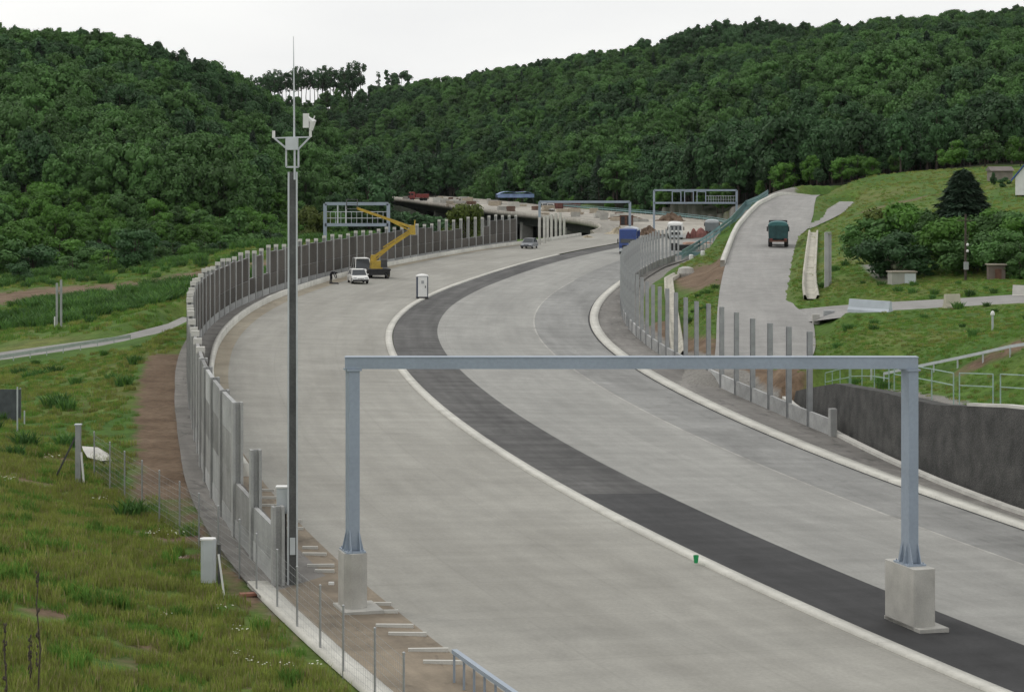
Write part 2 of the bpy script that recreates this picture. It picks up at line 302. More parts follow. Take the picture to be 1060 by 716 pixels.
# ------------------------------------------------------------------ terrain
RAMP = [  # photo row -> (Y, left px, right px)
    (380, 131, 738, 836), (360, 143, 741, 845), (330, 156, 742, 842), (317, 168, 743, 822), (300, 190, 745, 818), (285, 212, 748, 818), (270, 237, 752, 820), (256, 262, 757, 823), (245, 282, 761, 827), (235, 303, 766, 838), (222, 328, 777, 842), (212, 350, 787, 843), (204, 372, 803, 845), (201.5, 386, 813, 850)]
ramp_l = [at(l, py, Y) for py, Y, l, r in RAMP]; ramp_r = [at(r, py, Y) for py, Y, l, r in RAMP]
for k in range(1, 4):      # over the crest the road bends right and falls away
    a, b = ramp_l[13], ramp_r[13]
    ramp_l.append(a + Vector((6 * k + .9 * k * k, 13 * k - .6 * k * k, -.5 * k * k - .3))); ramp_r.append(b + Vector((7 * k + .9 * k * k, 11 * k - .9 * k * k, -.5 * k * k - .3)))
def sides(c, w):
    l, r = [], []
    for k in range(len(c)):
        t = c[min(k + 1, len(c) - 1)] - c[max(k - 1, 0)]; n = Vector((-t.y, t.x, 0)).normalized() * w / 2; l.append(c[k] + n); r.append(c[k] - n)
    return l, r
PATH_N = [onz(826, 335, 1.1), onz(862, 330, 1.9), onz(900, 326.5, 2.3), onz(985, 321, 2.8), onz(1062, 317, 3.2), onz(1110, 315, 3.4)]
PATH_F = [onz(826, 320.5, 1.5), onz(862, 317, 2.3), onz(900, 314, 2.75), onz(985, 309.5, 3.2), onz(1062, 304.5, 3.6), onz(1110, 302, 3.8)]
PATH_N, PATH_F = PATH_F, PATH_N
FLD_N, FLD_F = sides([at(-60, 380, 178), at(0, 371, 182), at(60, 362.5, 188.5), at(135, 352.5, 195.5), at(190, 338.5, 206), at(205, 331, 217)], 3.2)
for q in FLD_N: q.z += .28
BR_N, BR_F = sides([at(826, 236.8, 300), at(846, 228, 318), at(866, 218, 345), at(880, 209, 372)], 3.6)
def poly_mid(a, b, n=80):
    def res(p):
        p = np.array([tuple(q) for q in p]); d = np.concatenate([[0], np.cumsum(np.linalg.norm(np.diff(p, axis=0), axis=1))]); t = np.linspace(0, d[-1], n)
        k = np.stack([np.interp(t, d, p[:, i]) for i in range(3)], 1)
        for _ in range(3): k[1:-1] = (k[:-2] + 2 * k[1:-1] + k[2:]) / 4
        return k
    return res(a), res(b)
CORR = [(*poly_mid(PATH_N, PATH_F), 2.0), (*poly_mid(FLD_N, FLD_F), 2.5), (*poly_mid(BR_N, BR_F, 40), 5), (*poly_mid(ramp_l, ramp_r, 160), 2.5)]
ctrl = []
def cp(px, py, Y, dz=0.0): p = at(px, py, Y); ctrl.append((p.x, p.y, p.z + dz))
def cz(x, y, z): ctrl.append((x, y, z))
for s in range(-40, 340, 20):
    for o in (-15, 0, 16): p = P(s, o, -.1); cz(*p)
# near left slope and left fields
for q in ((-17, 42, 3.5), (-24, 42, 5.4), (-12, 42, 1.9), (-6.5, 44, 0.45), (-11, 55, 0.9), (-18, 60, 2.7), (-26, 62, 4.3), (-14, 76, 0.2), (-22, 86, 1.1), (-32, 90, 1.9), (-14.5, 90, .1), (-20, 110, 0), (-30, 112, -.2), (-42, 112, -.4), (-18, 135, -.3), (-30, 135, -1.5), (-30, 152, -2.1), (-37, 152, -2.7), (-25, 152, -1.3), (-33, 175, -3.1), (-45, 135, -2.0), (-60, 140, -2.6), (-24, 165, -1.7), (-36, 165, -3.4), (-27, 190, -1.6), (-60, 185, -5), (-80, 120, -3), (-80, 60, 2), (-40, 30, 4.5), (-30, 10, 6), (-8, 20, 1), (0, 0, 0.2), (20, 0, 0.2), (-20, -40, 4), (40, -40, 3), (15, 20, 0)): cz(*q)
for px, py, Y in ((0, 340, 228), (100, 325, 232), (180, 310, 240), (0, 312, 280), (90, 302, 285), (170, 288, 300), (0, 285, 325), (120, 280, 330), (190, 272, 345), (0, 262, 385), (100, 258, 400), (200, 250, 425), (300, 234, 480), (-150, 330, 230), (-150, 262, 380), (260, 255, 330), (330, 250, 350)): cp(px, py, Y)
# beneath the viaduct and the valley behind
for q in ((-6, 400, -4), (-25, 400, -5), (-15, 470, -8), (-45, 470, -5), (5, 470, -7), (-30, 560, -9), (-55, 560, -5), (0, 560, -8), (-40, 640, -8), (-75, 640, -2), (-60, 760, -4), (10, 620, -4), (-20, 720, -6), (15, 520, -5), (22, 430, -2)): cz(*q)
# the yard right of the axis
for q in ((30, 340, .3), (36, 380, .3), (44, 420, .6), (48, 470, 1.0), (50, 540, 1.5), (30, 620, 0), (34, 300, 1.0), (27, 330, 0)): cz(*q)
for px, py, Y in ((690, 287, 252), (720, 281, 250), (700, 262, 310), (745, 236, 330), (775, 212, 366), (800, 199, 400)): cp(px, py, Y)
# right bank, meadow, upper field
for px, py, Y in ((850, 365, 128), (950, 374, 107), (1060, 362, 98), (1110, 355, 95), (900, 345, 132), (1000, 340, 129.6), (1060, 335, 128), (1110, 332, 127), (870, 300, 172), (930, 293, 172.7), (1000, 290, 166), (1060, 290, 162), (1110, 288, 165), (930, 275, 190), (1000, 275, 180), (1060, 275, 174), (866, 275, 187), (880, 250, 232), (900, 230, 268), (880, 222, 290), (950, 205, 290), (1060, 202, 268), (880, 197, 335), (950, 187, 330), (1060, 178, 320), (1150, 176, 310), (900, 190, 385), (1000, 174, 400), (1150, 170, 390), (858, 207, 370), (862, 285, 180), (855, 240, 270), (1150, 260, 170)): cp(px, py, Y)
# hills (what shows is the canopy, so the ground lies a tree's height lower)
TH = 15.0
RIDGE_L = [(-250, 22, 660), (-120, 26, 690), (0, 33, 700), (110, 41, 730), (180, 60, 760), (240, 77, 790), (300, 100, 790), (345, 130, 770), (372, 165, 720)]
FOOT_L = [(-250, 262, 380), (-120, 262, 385), (0, 262, 392), (110, 258, 402), (180, 252, 420), (240, 244, 450), (300, 234, 485), (345, 222, 530), (372, 208, 580)]
for (px, py, Y), (qx, qy, W) in zip(RIDGE_L, FOOT_L):
    r = at(px, py, Y); r.z -= TH; f = at(qx, qy, W); cz(*r)
    for t, bulge in ((.33, 1.5), (.66, 3.0)): m_ = f.lerp(r, t); cz(m_.x, m_.y, m_.z + bulge * (r.z > 20))
    cz(r.x * 1.3, r.y + 230, max(r.z - 30, -5))
RIDGE_R = [(250, 88, 1330), (380, 91, 1330), (500, 71, 1300), (600, 59, 1280), (720, 46, 1250), (850, 28, 1200), (960, 18, 1170), (1060, 9, 1150), (1250, 0, 1100)]
FOOT_R = [(300, 205, 850), (400, 207, 810), (500, 209, 690), (600, 210, 600), (700, 213, 505), (800, 205, 440), (880, 193, 430), (1000, 173, 430), (1250, 168, 410)]
for i, ((px, py, Y), (qx, qy, W)) in enumerate(zip(RIDGE_R, FOOT_R)):
    r = at(px, py, Y); r.z -= TH; f = at(qx, qy, W); cz(*r); cz(*f)
    for t, bulge in ((.3, (-3, -4, -3, 1, 2, 2, 0, 0, 0)[i]), (.65, (-4, -5, 2, 3, 3, 3, 0, 0, 0)[i])): m_ = f.lerp(r, t); cz(m_.x, m_.y, m_.z + bulge)
    cz(r.x * 1.2, r.y + 300, r.z - 45)
for q in ((-700, 100, 0), (-700, 700, 50), (-700, 1500, 20), (700, 100, 10), (700, 700, 60), (700, 1500, 40), (-300, 1900, 0), (300, 1900, 10), (0, -200, 3), (-500, -200, 3), (500, -200, 5)): cz(*q)
ctrl = np.array(ctrl); SCL = 100.0
def tps(r2): return 0.5 * r2 * np.log(r2 + 1e-12)
A = ctrl[:, :2] / SCL; d2 = ((A[:, None] - A[None]) ** 2).sum(2); nC = len(A)
Km = np.zeros((nC + 3, nC + 3)); Km[:nC, :nC] = tps(d2) + np.eye(nC) * 2e-4; Km[:nC, nC] = 1; Km[:nC, nC + 1:] = A; Km[nC, :nC] = 1; Km[nC + 1:, :nC] = A.T
Wt = np.linalg.solve(Km, np.concatenate([ctrl[:, 2], [0, 0, 0]]))
def smooth01(t): t = np.clip(t, 0, 1); return t * t * (3 - 2 * t)
_nt = [(rng.uniform(-1, 1, 2), rng.uniform(0, 6.28)) for _ in range(24)]
def bumps(x, y, wl_):
    z = 0
    for i, (d, ph) in enumerate(_nt): z = z + np.sin((d[0] * x + d[1] * y) * 6.28 / wl_ * (1 + i * .13) + ph)
    return z / 5.0
WALL_S = (-45, 74)
def wall_top(s): return np.interp(s, [-45, 20, 33, 42, 50, 60, 68, 74], [4.6, 4.3, 3.8, 3.0, 2.75, 2.2, 1.2, 0.45])
def ground(x, y):
    x = np.asarray(x, float).ravel(); y = np.asarray(y, float).ravel(); z = np.empty_like(x)
    for i in range(0, len(x), 6000):
        q = np.stack([x[i:i + 6000], y[i:i + 6000]], 1) / SCL; r2 = ((q[:, None] - A[None]) ** 2).sum(2)
        z[i:i + 6000] = tps(r2) @ Wt[:nC] + Wt[nC] + q @ Wt[nC + 1:]
    s, o = so_many(x, y); far = smooth01((y - 380) / 150)
    z = z + bumps(x, y, 14) * .05 + bumps(x, y, 90) * (.15 + 1.6 * far) + far * bumps(x, y, 37) * .5
    # retaining wall: behind it the ground stands at the wall's crown
    inw = (s > WALL_S[0]) & (s < WALL_S[1]) & (y < 200)
    beh = inw & (o > wl(s) + .95); zt = zr(s, wl(s)) + wall_top(s) - .12; t = smooth01((o - wl(s) - .95) / 7)
    z = np.where(beh, zt * (1 - t) + z * t, z)
    # motorway bed
    end = 1 - smooth01((s - 326) / 16)
    rlim = np.where(inw, wl(s) + .95, 18.8); llim = np.where(s < 20, -15.0, -16.4)
    dist = np.maximum(np.maximum(llim - o, o - rlim), 0); w = (1 - smooth01(dist / np.where(o < 0, 3.0, 2.5))) * end
    w = np.where(inw & (o > rlim), 0, w)
    z = z * (1 - w) + (zr(s, np.clip(o, -17, 20)) - .16) * w
    # under the viaduct the ground may not reach the deck
    und = (s > 338) & (s < 800) & (np.abs(o - 2) < 19); z = np.where(und, np.minimum(z, zr(s, o) - 9.5 + smooth01((o - 1) / 12) * 6.9 + 7.5 * (1 - smooth01((s - 338) / 30))), z)
    for a, b, bl in CORR:
        m = (a + b) / 2; hw = np.linalg.norm(a - b, axis=1) / 2
        sel = np.where((x > m[:, 0].min() - 25) & (x < m[:, 0].max() + 25) & (y > m[:, 1].min() - 25) & (y < m[:, 1].max() + 25))[0]
        for i in range(0, len(sel), 4000):
            k = sel[i:i + 4000]; d = np.hypot(x[k, None] - m[None, :, 0], y[k, None] - m[None, :, 1]) - hw[None] * 1.02; j = d.argmin(1); dd = d[np.arange(len(k)), j]
            t = smooth01(dd / bl); z[k] = (m[j, 2] - .09) * (1 - t) + z[k] * t
    return z
def gz(x, y): return float(ground([x], [y])[0])
def gpt(px, py, Y, h=0.0): p = at(px, py, Y); return Vector((p.x, p.y, gz(p.x, p.y) + h))
DRAIN_A = [gpt(840, 311, 172, .15), gpt(838, 300, 180, .2), gpt(838, 280, 205, .2), gpt(840, 262, 235, .2), gpt(842, 240, 282, .2)]
DRAIN_B = [gpt(702, 364, 150, .2), gpt(697, 340, 172, .2), gpt(693, 315, 208, .25), gpt(692, 298, 232, .25), gpt(701, 284, 254, .25)]
for dr in (DRAIN_A, DRAIN_B):
    l_, r_ = sides(dr, 1.5); a_, b_ = poly_mid(l_, r_, 60); a_[:, 2] -= .22; b_[:, 2] -= .22; CORR.append((a_, b_, 1.6))
def hit(px, py, y0=30, y1=900):
    ys = np.arange(y0, y1, .5); g = ground((px - 530) / FL * ys, ys); k = np.where(YH + FL * (CH - g) / ys <= py)[0]; Y = ys[k[0]] if len(k) else y1
    x = (px - 530) / FL * Y; return Vector((x, Y, gz(x, Y)))
def axis_lines(segs):
    out = []
    for a, b, st in segs: out.append(np.arange(a, b - 1e-6, st))
    return np.concatenate(out + [[segs[-1][1]]])
gx = axis_lines([(-1500, -700, 100), (-700, -260, 22), (-260, -120, 8), (-120, -45, 3), (-45, 62, .8), (62, 122, 3), (122, 380, 8), (380, 700, 20), (700, 1500, 100)])
gy = axis_lines([(-300, 0, 60), (0, 36, 3), (36, 160, .8), (160, 260, 1.6), (260, 420, 2.5), (420, 700, 6), (700, 1450, 12), (1450, 2000, 50), (2000, 4000, 200)])
GX, GY = np.meshgrid(gx, gy); gxx, gyy = GX.ravel(), GY.ravel(); gzz = ground(gxx, gyy)
gs, go = so_many(gxx, gyy)
def blob(cx, cy, rx, ry, rot=0.0):
    c, s_ = math.cos(rot), math.sin(rot); dx, dy = gxx - cx, gyy - cy
    return np.clip(1.35 - np.hypot((dx * c + dy * s_) / rx, (-dx * s_ + dy * c) / ry), 0, 1)
def band(o0, o1, s0, s1, f=1.2):
    return np.clip(np.minimum(np.minimum((go - o0) / f, (o1 - go) / f), np.minimum((gs - s0) / 6, (s1 - gs) / 6)) + .5, 0, 1)
soil = np.maximum.reduce([np.clip(np.minimum.reduce([(go - (lb(gs) - 3.0)) / 1.5, (-13 - go) / 1.0, (gs - 36) / 6, (98 - gs) / 6]) + .5, 0, 1) * .80, band(-16.2, -14.6, 12, 40) * .6, blob(-60, 283, 24, 20, .12) * .9, blob(-40, 296, 15, 13, .3) * .85, blob(-19, 57, 3, 9, .3) * .6, blob(-15.5, 50, 2.0, 4.0, .2) * .75, blob(12.5, 122, 3.2, 9, -.1) * .75,
    blob(21.5, 232, 4.6, 40, -.05) * .95, band(18.6, 22, 70, 130) * .7, blob(23, 101, 4, 1.6, -.8) * .62, np.clip(bumps(gxx, gyy, 7) * .7 - .15, 0, .66) * (gyy < 92) * (go < -16.5) * (gyy > 36), blob(52, 288, 12, 3, .2) * .6, blob(-30, 350, 8, 6, .3) * .7])
grav = np.maximum.reduce([np.clip(np.minimum.reduce([(go - (lb(gs) - .7)) / 1.0, (-9 - go) / 1.0, (gs - 17) / 4, (340 - gs) / 6]) + .5, 0, 1), band(10, 20, -45, 345) * .9, band(-6, 27, 342, 420, 4) * (go > 14), blob(36, 400, 9, 50) * .9, blob(40, 490, 10, 60) * .9, blob(32.5, 187, 2.2, 16, -.12) * .8, blob(44, 168, 4, 4) * .6])
fl_ = np.array(FOOT_L); ff = np.array(FOOT_R)
pxx = gxx / np.maximum(gyy, 1) * FL + 530
wood = np.maximum.reduce([smooth01((gs - 430) / 30) * smooth01((-8 - go) / 6) * smooth01((go + 75) / 10), smooth01((gs - 345) / 10) * (go > -12) * (go < 14) * (gs < 800), smooth01((gyy - np.interp(pxx, fl_[:, 0], fl_[:, 2]) + 8) / 10) * (pxx < 385), smooth01((gyy - np.interp(pxx, ff[:, 0], ff[:, 2]) + 8) / 10) * (pxx >= 385)])  # forest floor; the under-deck term paints the viaduct's shade onto the ground
def ground_mat():
    m = bpy.data.materials.new('ground'); m.use_nodes = True; t = m.node_tree; N = t.nodes; L = t.links; b = N['Principled BSDF']; b.inputs['Roughness'].default_value = .95; b.inputs['Specular IOR Level'].default_value = .15
    tcn = N.new('ShaderNodeTexCoord')
    def noise(sc, det=5, rg=.6):
        n = N.new('ShaderNodeTexNoise'); n.inputs['Scale'].default_value = sc; n.inputs['Detail'].default_value = det; n.inputs['Roughness'].default_value = rg; L.new(tcn.outputs['Object'], n.inputs['Vector']); return n.outputs['Fac']
    def mixc(a, bcol, fac):
        q = N.new('ShaderNodeMix'); q.data_type = 'RGBA'; L.new(a, q.inputs['A'])
        if isinstance(bcol, tuple): q.inputs['B'].default_value = (*bcol, 1)
        else: L.new(bcol, q.inputs['B'])
        L.new(fac, q.inputs['Factor']); return q.outputs['Result']
    def ramp(sock, stops):
        r = N.new('ShaderNodeValToRGB'); e = r.color_ramp.elements
        e[0].position, e[0].color = stops[0][0], (*stops[0][1], 1); e[1].position, e[1].color = stops[-1][0], (*stops[-1][1], 1)
        for p, c in stops[1:-1]: k = e.new(p); k.color = (*c, 1)
        L.new(sock, r.inputs['Fac']); return r.outputs['Color']
    g = ramp(noise(.07, 6), [(.32, (.050, .112, .018)), (.5, (.075, .130, .024)), (.68, (.125, .140, .040))])
    g = scale_col(t, g, noise(.6, 5), .72, 1.28); g = scale_col(t, g, noise(4, 4), .75, 1.25)
    def mask(att, nsc=.5, k=.9):
        a = N.new('ShaderNodeAttribute'); a.attribute_name = att; s_ = N.new('ShaderNodeMath'); s_.operation = 'MULTIPLY_ADD'; L.new(noise(nsc, 6, .65), s_.inputs[0]); s_.inputs[1].default_value = k; L.new(a.outputs['Fac'], s_.inputs[2])
        r = N.new('ShaderNodeMapRange'); r.inputs['From Min'].default_value = .5 + k * .5 - .12; r.inputs['From Max'].default_value = .5 + k * .5 + .12; L.new(s_.outputs[0], r.inputs['Value']); return r.outputs['Result']
    so_ = ramp(noise(.35, 6), [(.3, (.105, .07, .045)), (.7, (.20, .145, .10))]); so_ = scale_col(t, so_, noise(3, 5), .75, 1.25)
    gr = ramp(noise(.5, 6), [(.3, (.17, .163, .15)), (.7, (.25, .24, .22))]); gr = scale_col(t, gr, noise(7, 4), .75, 1.25)
    c = mixc(g, so_, mask('soil')); c = mixc(c, gr, mask('gravel', .8, .5))
    a = N.new('ShaderNodeAttribute'); a.attribute_name = 'wood'; c = mixc(c, (.018, .022, .012), a.outputs['Fac'])  # dark forest floor, and shade painted below the deck
    L.new(c, b.inputs['Base Color'])
    bp = N.new('ShaderNodeBump'); bp.inputs['Strength'].default_value = .6; bp.inputs['Distance'].default_value = .15; L.new(noise(3, 5), bp.inputs['Height']); L.new(bp.outputs['Normal'], b.inputs['Normal'])
    return m
nxg, nyg = len(gx), len(gy); idx = np.arange(nxg * nyg).reshape(nyg, nxg)
FQ = np.stack([idx[:-1, :-1].ravel(), idx[:-1, 1:].ravel(), idx[1:, 1:].ravel(), idx[1:, :-1].ravel()], 1)
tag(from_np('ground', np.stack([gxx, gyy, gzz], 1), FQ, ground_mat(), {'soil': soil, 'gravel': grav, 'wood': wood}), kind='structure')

# ------------------------------------------------------------------ pavements
GUT = lambda s: np.interp(s, [-20, 0, 10, 21], [-14.6, -14.6, -14.75, -14.9])
cst = lambda v: (lambda s: v)
strip('left_carriageway', -45, 352, e0, lambda s: e1(s) - .55, 0, M_CONC, cols=6)
strip('median_asphalt_road', -45, 37, lambda s: e1(s) + .0, e2, .004, M_ASPH)
strip('median_worn_asphalt_road', 37, 345, lambda s: e1(s) + .0, e2, .004, M_ASPH2)
strip('median_kerb', -45, 262, lambda s: e1(s) - .55, lambda s: e1(s) - .05, .07, M_KERB, thick=.12, cols=1)
strip('right_carriageway', -45, 352, e2, e4, 0, M_CONC2, cols=4)
strip('right_shoulder_pavement', -45, 352, e4, e3, 0, M_SHOULDER, cols=3)
strip('shoulder_joint_line', -45, 200, lambda s: e4(s) - .06, lambda s: e4(s) + .06, .005, M_JOINT, cols=1)
strip('right_kerb', -45, 250, lambda s: e3(s) + .12, lambda s: e3(s) + .85, .12, M_KERB, thick=.2, cols=1)
strip('right_drain_slot_road', -45, 250, lambda s: e3(s) - .02, lambda s: e3(s) + .11, .006, M_ASPH, cols=1)
strip('right_verge_ground', -45, 300, lambda s: e3(s) + .85, lambda s: min(rb(s) + .9, wl(s) - .05) if s < 74 else rb(s) + .9, .004, M_GRAVEL, cols=5)
strip('left_silt_ground', 60, 300, lambda s: lk(s) + .1, lambda s: e0(s) + .55, .009, M_SILT, cols=2)
strip('left_dirt_verge_ground', -45, 62, lambda s: GUT(s) + .25 if s < 21 else lk(s) - .3, e0, .004, M_DIRT, cols=4)
strip('left_kerb', 42, 338, lambda s: lk(s) - .13, lambda s: lk(s) + .13, .50, M_KERB, thick=.6, cols=1)
strip('gutter_path', -20, 21, lambda s: GUT(s) - .3, lambda s: GUT(s) + .3, .03, M_KERB, thick=.15, cols=1)
strip('left_gravel_ground', 19, 335, lambda s: lb(s) - .85, lambda s: lk(s) - .1, .002, M_GRAVEL, cols=3)
def sheet(name, i, m, h=.02):
    a, b, _ = CORR[i]; V = []; UV = []; d = 0
    for k in range(len(a)):
        if k: d += np.linalg.norm((a[k] + b[k] - a[k - 1] - b[k - 1]) / 2)
        for t in (0, .33, .66, 1): p = a[k] * (1 - t) + b[k] * t; V.append((p[0], p[1], p[2] + h)); UV.append((d, t * np.linalg.norm(a[k] - b[k])))
    F = [(r * 4 + j, r * 4 + j + 1, r * 4 + j + 5, r * 4 + j + 4) for r in range(len(a) - 1) for j in range(3)]
    return tag(from_np(name, V, F, m, uv=UV), kind='structure')
sheet('ramp_road', 3, M_RAMP); sheet('field_path', 0, M_RAMP, .028); sheet('lower_path', 1, M_RAMP); sheet('side_road', 2, M_RAMP, .06)
def kerb_line(name, pts, w, h, m=None, sub=3):
    """A raised concrete edge along pts (points on the ground)."""
    pts = np.array([tuple(p) for p in pts]); n = len(pts); V = []; UV = []; d = 0
    for k in range(n):
        t = pts[min(k + 1, n - 1)] - pts[max(k - 1, 0)]; t = t / np.hypot(t[0], t[1]); nn = np.array([-t[1], t[0], 0])
        if k: d += np.linalg.norm(pts[k] - pts[k - 1])
        for a, z in ((-w / 2, -.25), (-w / 2, h), (w / 2, h), (w / 2, -.25)): p = pts[k] + nn * a; V.append((p[0], p[1], p[2] + z)); UV.append((d, a + z))
    F = [(k * 4 + j, k * 4 + j + 1, k * 4 + j + 5, k * 4 + j + 4) for k in range(n - 1) for j in range(3)] + [(0, 1, 2, 3), (n * 4 - 1, n * 4 - 2, n * 4 - 3, n * 4 - 4)]
    return tag(from_np(name, V, F, m or M_KERB, uv=UV, smooth=False), kind='structure')
ra, rb_, _ = CORR[3]
kerb_line('ramp_kerb', ra[52:150] + np.array([-.3, 0, 0]), .5, .55)
# concrete channel beside the ramp and drain chute below the embankment
def chute(name, pts, w, depth, label=None):
    pts = np.array([tuple(p) for p in pts]); t_ = np.linspace(0, len(pts) - 1, len(pts) * 6); pts = np.stack([np.interp(t_, np.arange(len(pts)), pts[:, i]) for i in range(3)], 1)
    n = len(pts); V = []; UV = []; d = 0; prof = ((-w / 2 - .18, -.3), (-w / 2 - .18, .12), (-w / 2, .12), (-w / 2 + .12, .12 - depth), (w / 2 - .12, .12 - depth), (w / 2, .12), (w / 2 + .18, .12), (w / 2 + .18, -.3)); m_ = len(prof)
    for k in range(n):
        t = pts[min(k + 1, n - 1)] - pts[max(k - 1, 0)]; t = t / np.hypot(t[0], t[1]); nn = np.array([-t[1], t[0], 0])
        if k: d += np.linalg.norm(pts[k] - pts[k - 1])
        for a, z in prof: p = pts[k] + nn * a; V.append((p[0], p[1], p[2] + z)); UV.append((d, a + z))
    F = [(k * m_ + j, k * m_ + j + 1, (k + 1) * m_ + j + 1, (k + 1) * m_ + j) for k in range(n - 1) for j in range(m_ - 1)]
    return tag(from_np(name, V, F, M_CHUTE, uv=UV, smooth=False), kind='structure')
chute('drain_channel_path', DRAIN_A, .9, .3)
chute('drain_chute_path', DRAIN_B, .6, .2)
# ------------------------------------------------------------------ retaining wall (right)
b = MB(); ss = np.arange(-40, 74.1, 2.0); root = thing('retaining_wall', 'rough dark grey retaining wall along the right verge below the green railings', 'wall', P(-40, wl(-40)))
o_ = root.location
for i in range(len(ss) - 1):
    q = []
    for s in (ss[i], ss[i + 1]):
        a = float(wl(s)); t = float(wall_top(s)); z0 = float(zr(s, a)); q += [P(s, a) + Vector((0, 0, -.4)), P(s, a + .18) + Vector((0, 0, zr(s, a) + t - zr(s, a + .18))), P(s, a + .9) + Vector((0, 0, zr(s, a) + t - zr(s, a + .9))), P(s, a + .9) + Vector((0, 0, -.4))]
    b.add([p - o_ for p in q], [(0, 1, 5, 4), (1, 2, 6, 5), (2, 3, 7, 6)] + ([(3, 2, 1, 0)] if i == 0 else []) + ([(4, 5, 6, 7)] if i == len(ss) - 2 else []))
b.build('wall_face', WALLM, root)
b = MB()
for i in range(29, 39):
    s0, s1 = ss[i], ss[i + 1]; p = P(s0, wl(s0) + .4); q = P(s1, wl(s1) + .4); p.z = zr(s0, wl(s0)) + wall_top(s0) + .06; q.z = zr(s1, wl(s1)) + wall_top(s1) + .06
    b.beam(p - o_, q - o_, .35, .12)
b.build('coping', CONCL, root)
b = MB()
for i in range(len(ss) - 1):
    p, q = P(ss[i], wl(ss[i]) - .45, .05), P(ss[i + 1], wl(ss[i + 1]) - .45, .05); b.beam(p - o_, q - o_, .35, .2)
b.build('footing', CONCL, root)

# ------------------------------------------------------------------ noise barrier, left
LB0 = 20.5; NB = 68
root = thing('noise_barrier', 'long curved grey noise barrier with brown panels along the left edge of the motorway', 'noise barrier', P(LB0, lb(LB0)))
O = root.location
spos = [LB0 + 4.05 * i for i in range(NB)]
gap = {}                                     # bays whose panels are not yet full height
for i, s in enumerate(spos):
    p = P(s, lb(s)); hd = HD(s) - math.atan((lb(s + 1) - lb(s - 1)) / -2.0) * 0
    ph = 4.45 if i > 1 else (3.4 if i == 1 else 2.3)
    ph += (0.12 if i > 8 else .02) * math.sin(i * 1.7) + (0.25 if 55 < i < 67 else 0)
    m_ = POSTC; pb = MB(); w, d = .36, .36
    for a, bb, ww, dd in ((0, -.13, .36, .09), (0, .13, .36, .09), (0, 0, .1, .2)): # H section, web along the line
        c_, s_ = math.cos(-hd), math.sin(-hd); pb.box((bb * c_ - a * s_, bb * s_ + a * c_, ph / 2 - .1), (dd, ww, ph + .2), -hd)
    o = pb.build('post', m_, root); o.location = p - O
    
    if i > 6: MB().box((0, 0, ph - .02), (.37, .37, .26), -hd).build('cap', CONCL, o)
for i in range(NB - 1):
    s = spos[i]; a, q = P(s, lb(s)), P(spos[i + 1], lb(spos[i + 1])); d = (q - a); L_ = math.hypot(d.x, d.y); ang = math.atan2(d.y, d.x); nrm = Vector((d.y, -d.x, 0)).normalized()   # towards the road
    mid = (a + q) / 2 - O; full = 4.0
    if i == 0: full = 1.65
    if i == 1: full = 1.75
    if i in (31, 33): full = 2.0
    if i == 52: full = 3.2
    if 55 <= i <= 62: full = 3.3
    if 59 <= i <= 61: full = 1.9
    full += 0.06 * math.sin(i * 2.3)
    pl = MB().box((0, 0, .25), (L_ - .1, .2, .7)).build('plinth', CONCPL, root); pl.location = mid; pl.rotation_euler = (0, 0, ang)
    if 2 <= i < 9: full = 4.38
    z = .6; segs = [(z, min(full, 1.9), CONCP if i % 3 else CONCPL)]
    if full > 2: segs.append((1.9, full if i > 4 else 3.25, CONCP)); 
    if full > 2 and i <= 4: segs.append((3.25, full, CONCPL))
    for za, zb, m_ in segs:
        if zb - za < .1: continue
        pn = MB().box((0, .02, (za + zb) / 2), (L_ - .12, .14, zb - za - .015)).build('panel', m_, root); pn.location = mid; pn.rotation_euler = (0, 0, ang)
        if i >= 1 and not (za > 3):    # ribbed sound-absorbing layer on the road side
            rb2 = MB(); nr = 22; w = (L_ - .5) / nr
            prof = []
            for k in range(nr):
                x0 = -(L_ - .5) / 2 + k * w; prof += [(x0, -.115), (x0 + w * .5, -.115), (x0 + w * .55, -.055), (x0 + w * .95, -.055)]
            poly = prof + [((L_ - .5) / 2, -.052), (-(L_ - .5) / 2, -.052)]
            n_ = len(prof); V = [(x, y, za + .03) for x, y in prof] + [(x, y, zb - .03) for x, y in prof]
            rb2.add(V, [(k, k + 1, n_ + k + 1, n_ + k) for k in range(n_ - 1)] + [tuple(range(n_, 2 * n_))])
            ab = rb2.build('absorber', ABSORB, pn)
b = MB()
for i in range(2, NB - 1, 1):
    s = spos[i]; p = P(s + 2, lb(s + 2) - .0) - O

# ------------------------------------------------------------------ unfinished noise barrier, right: bare posts over a plinth
sR = [56.0 + 4.0 * i for i in range(52)]
rootR = thing('unfinished_noise_barrier', 'curved row of bare grey steel posts above a low concrete plinth beside the right carriageway', 'noise barrier', P(56, rb(56))); OR = rootR.location
def hpost(h, w=.25, d=.27):
    m_ = MB(); m_.box((0, -d / 2 + .015, h / 2 - .1), (w, .03, h + .2)); m_.box((0, d / 2 - .015, h / 2 - .1), (w, .03, h + .2)); m_.box((0, 0, h / 2 - .1), (.03, d - .06, h + .2)); return m_
for i, s in enumerate(sR):
    p = P(s, rb(s)); h = 1.35 if i == 0 else 4.75 + .08 * math.sin(i * 1.3)
    m_ = hpost(h)
    if i == 0: m_ = MB().box((0, 0, h / 2 - .1), (.34, .34, h + .2))
    o = m_.build('post', POSTC if i == 0 else GALV, rootR); o.location = p - OR; o.rotation_euler = (0, 0, -HD(s))
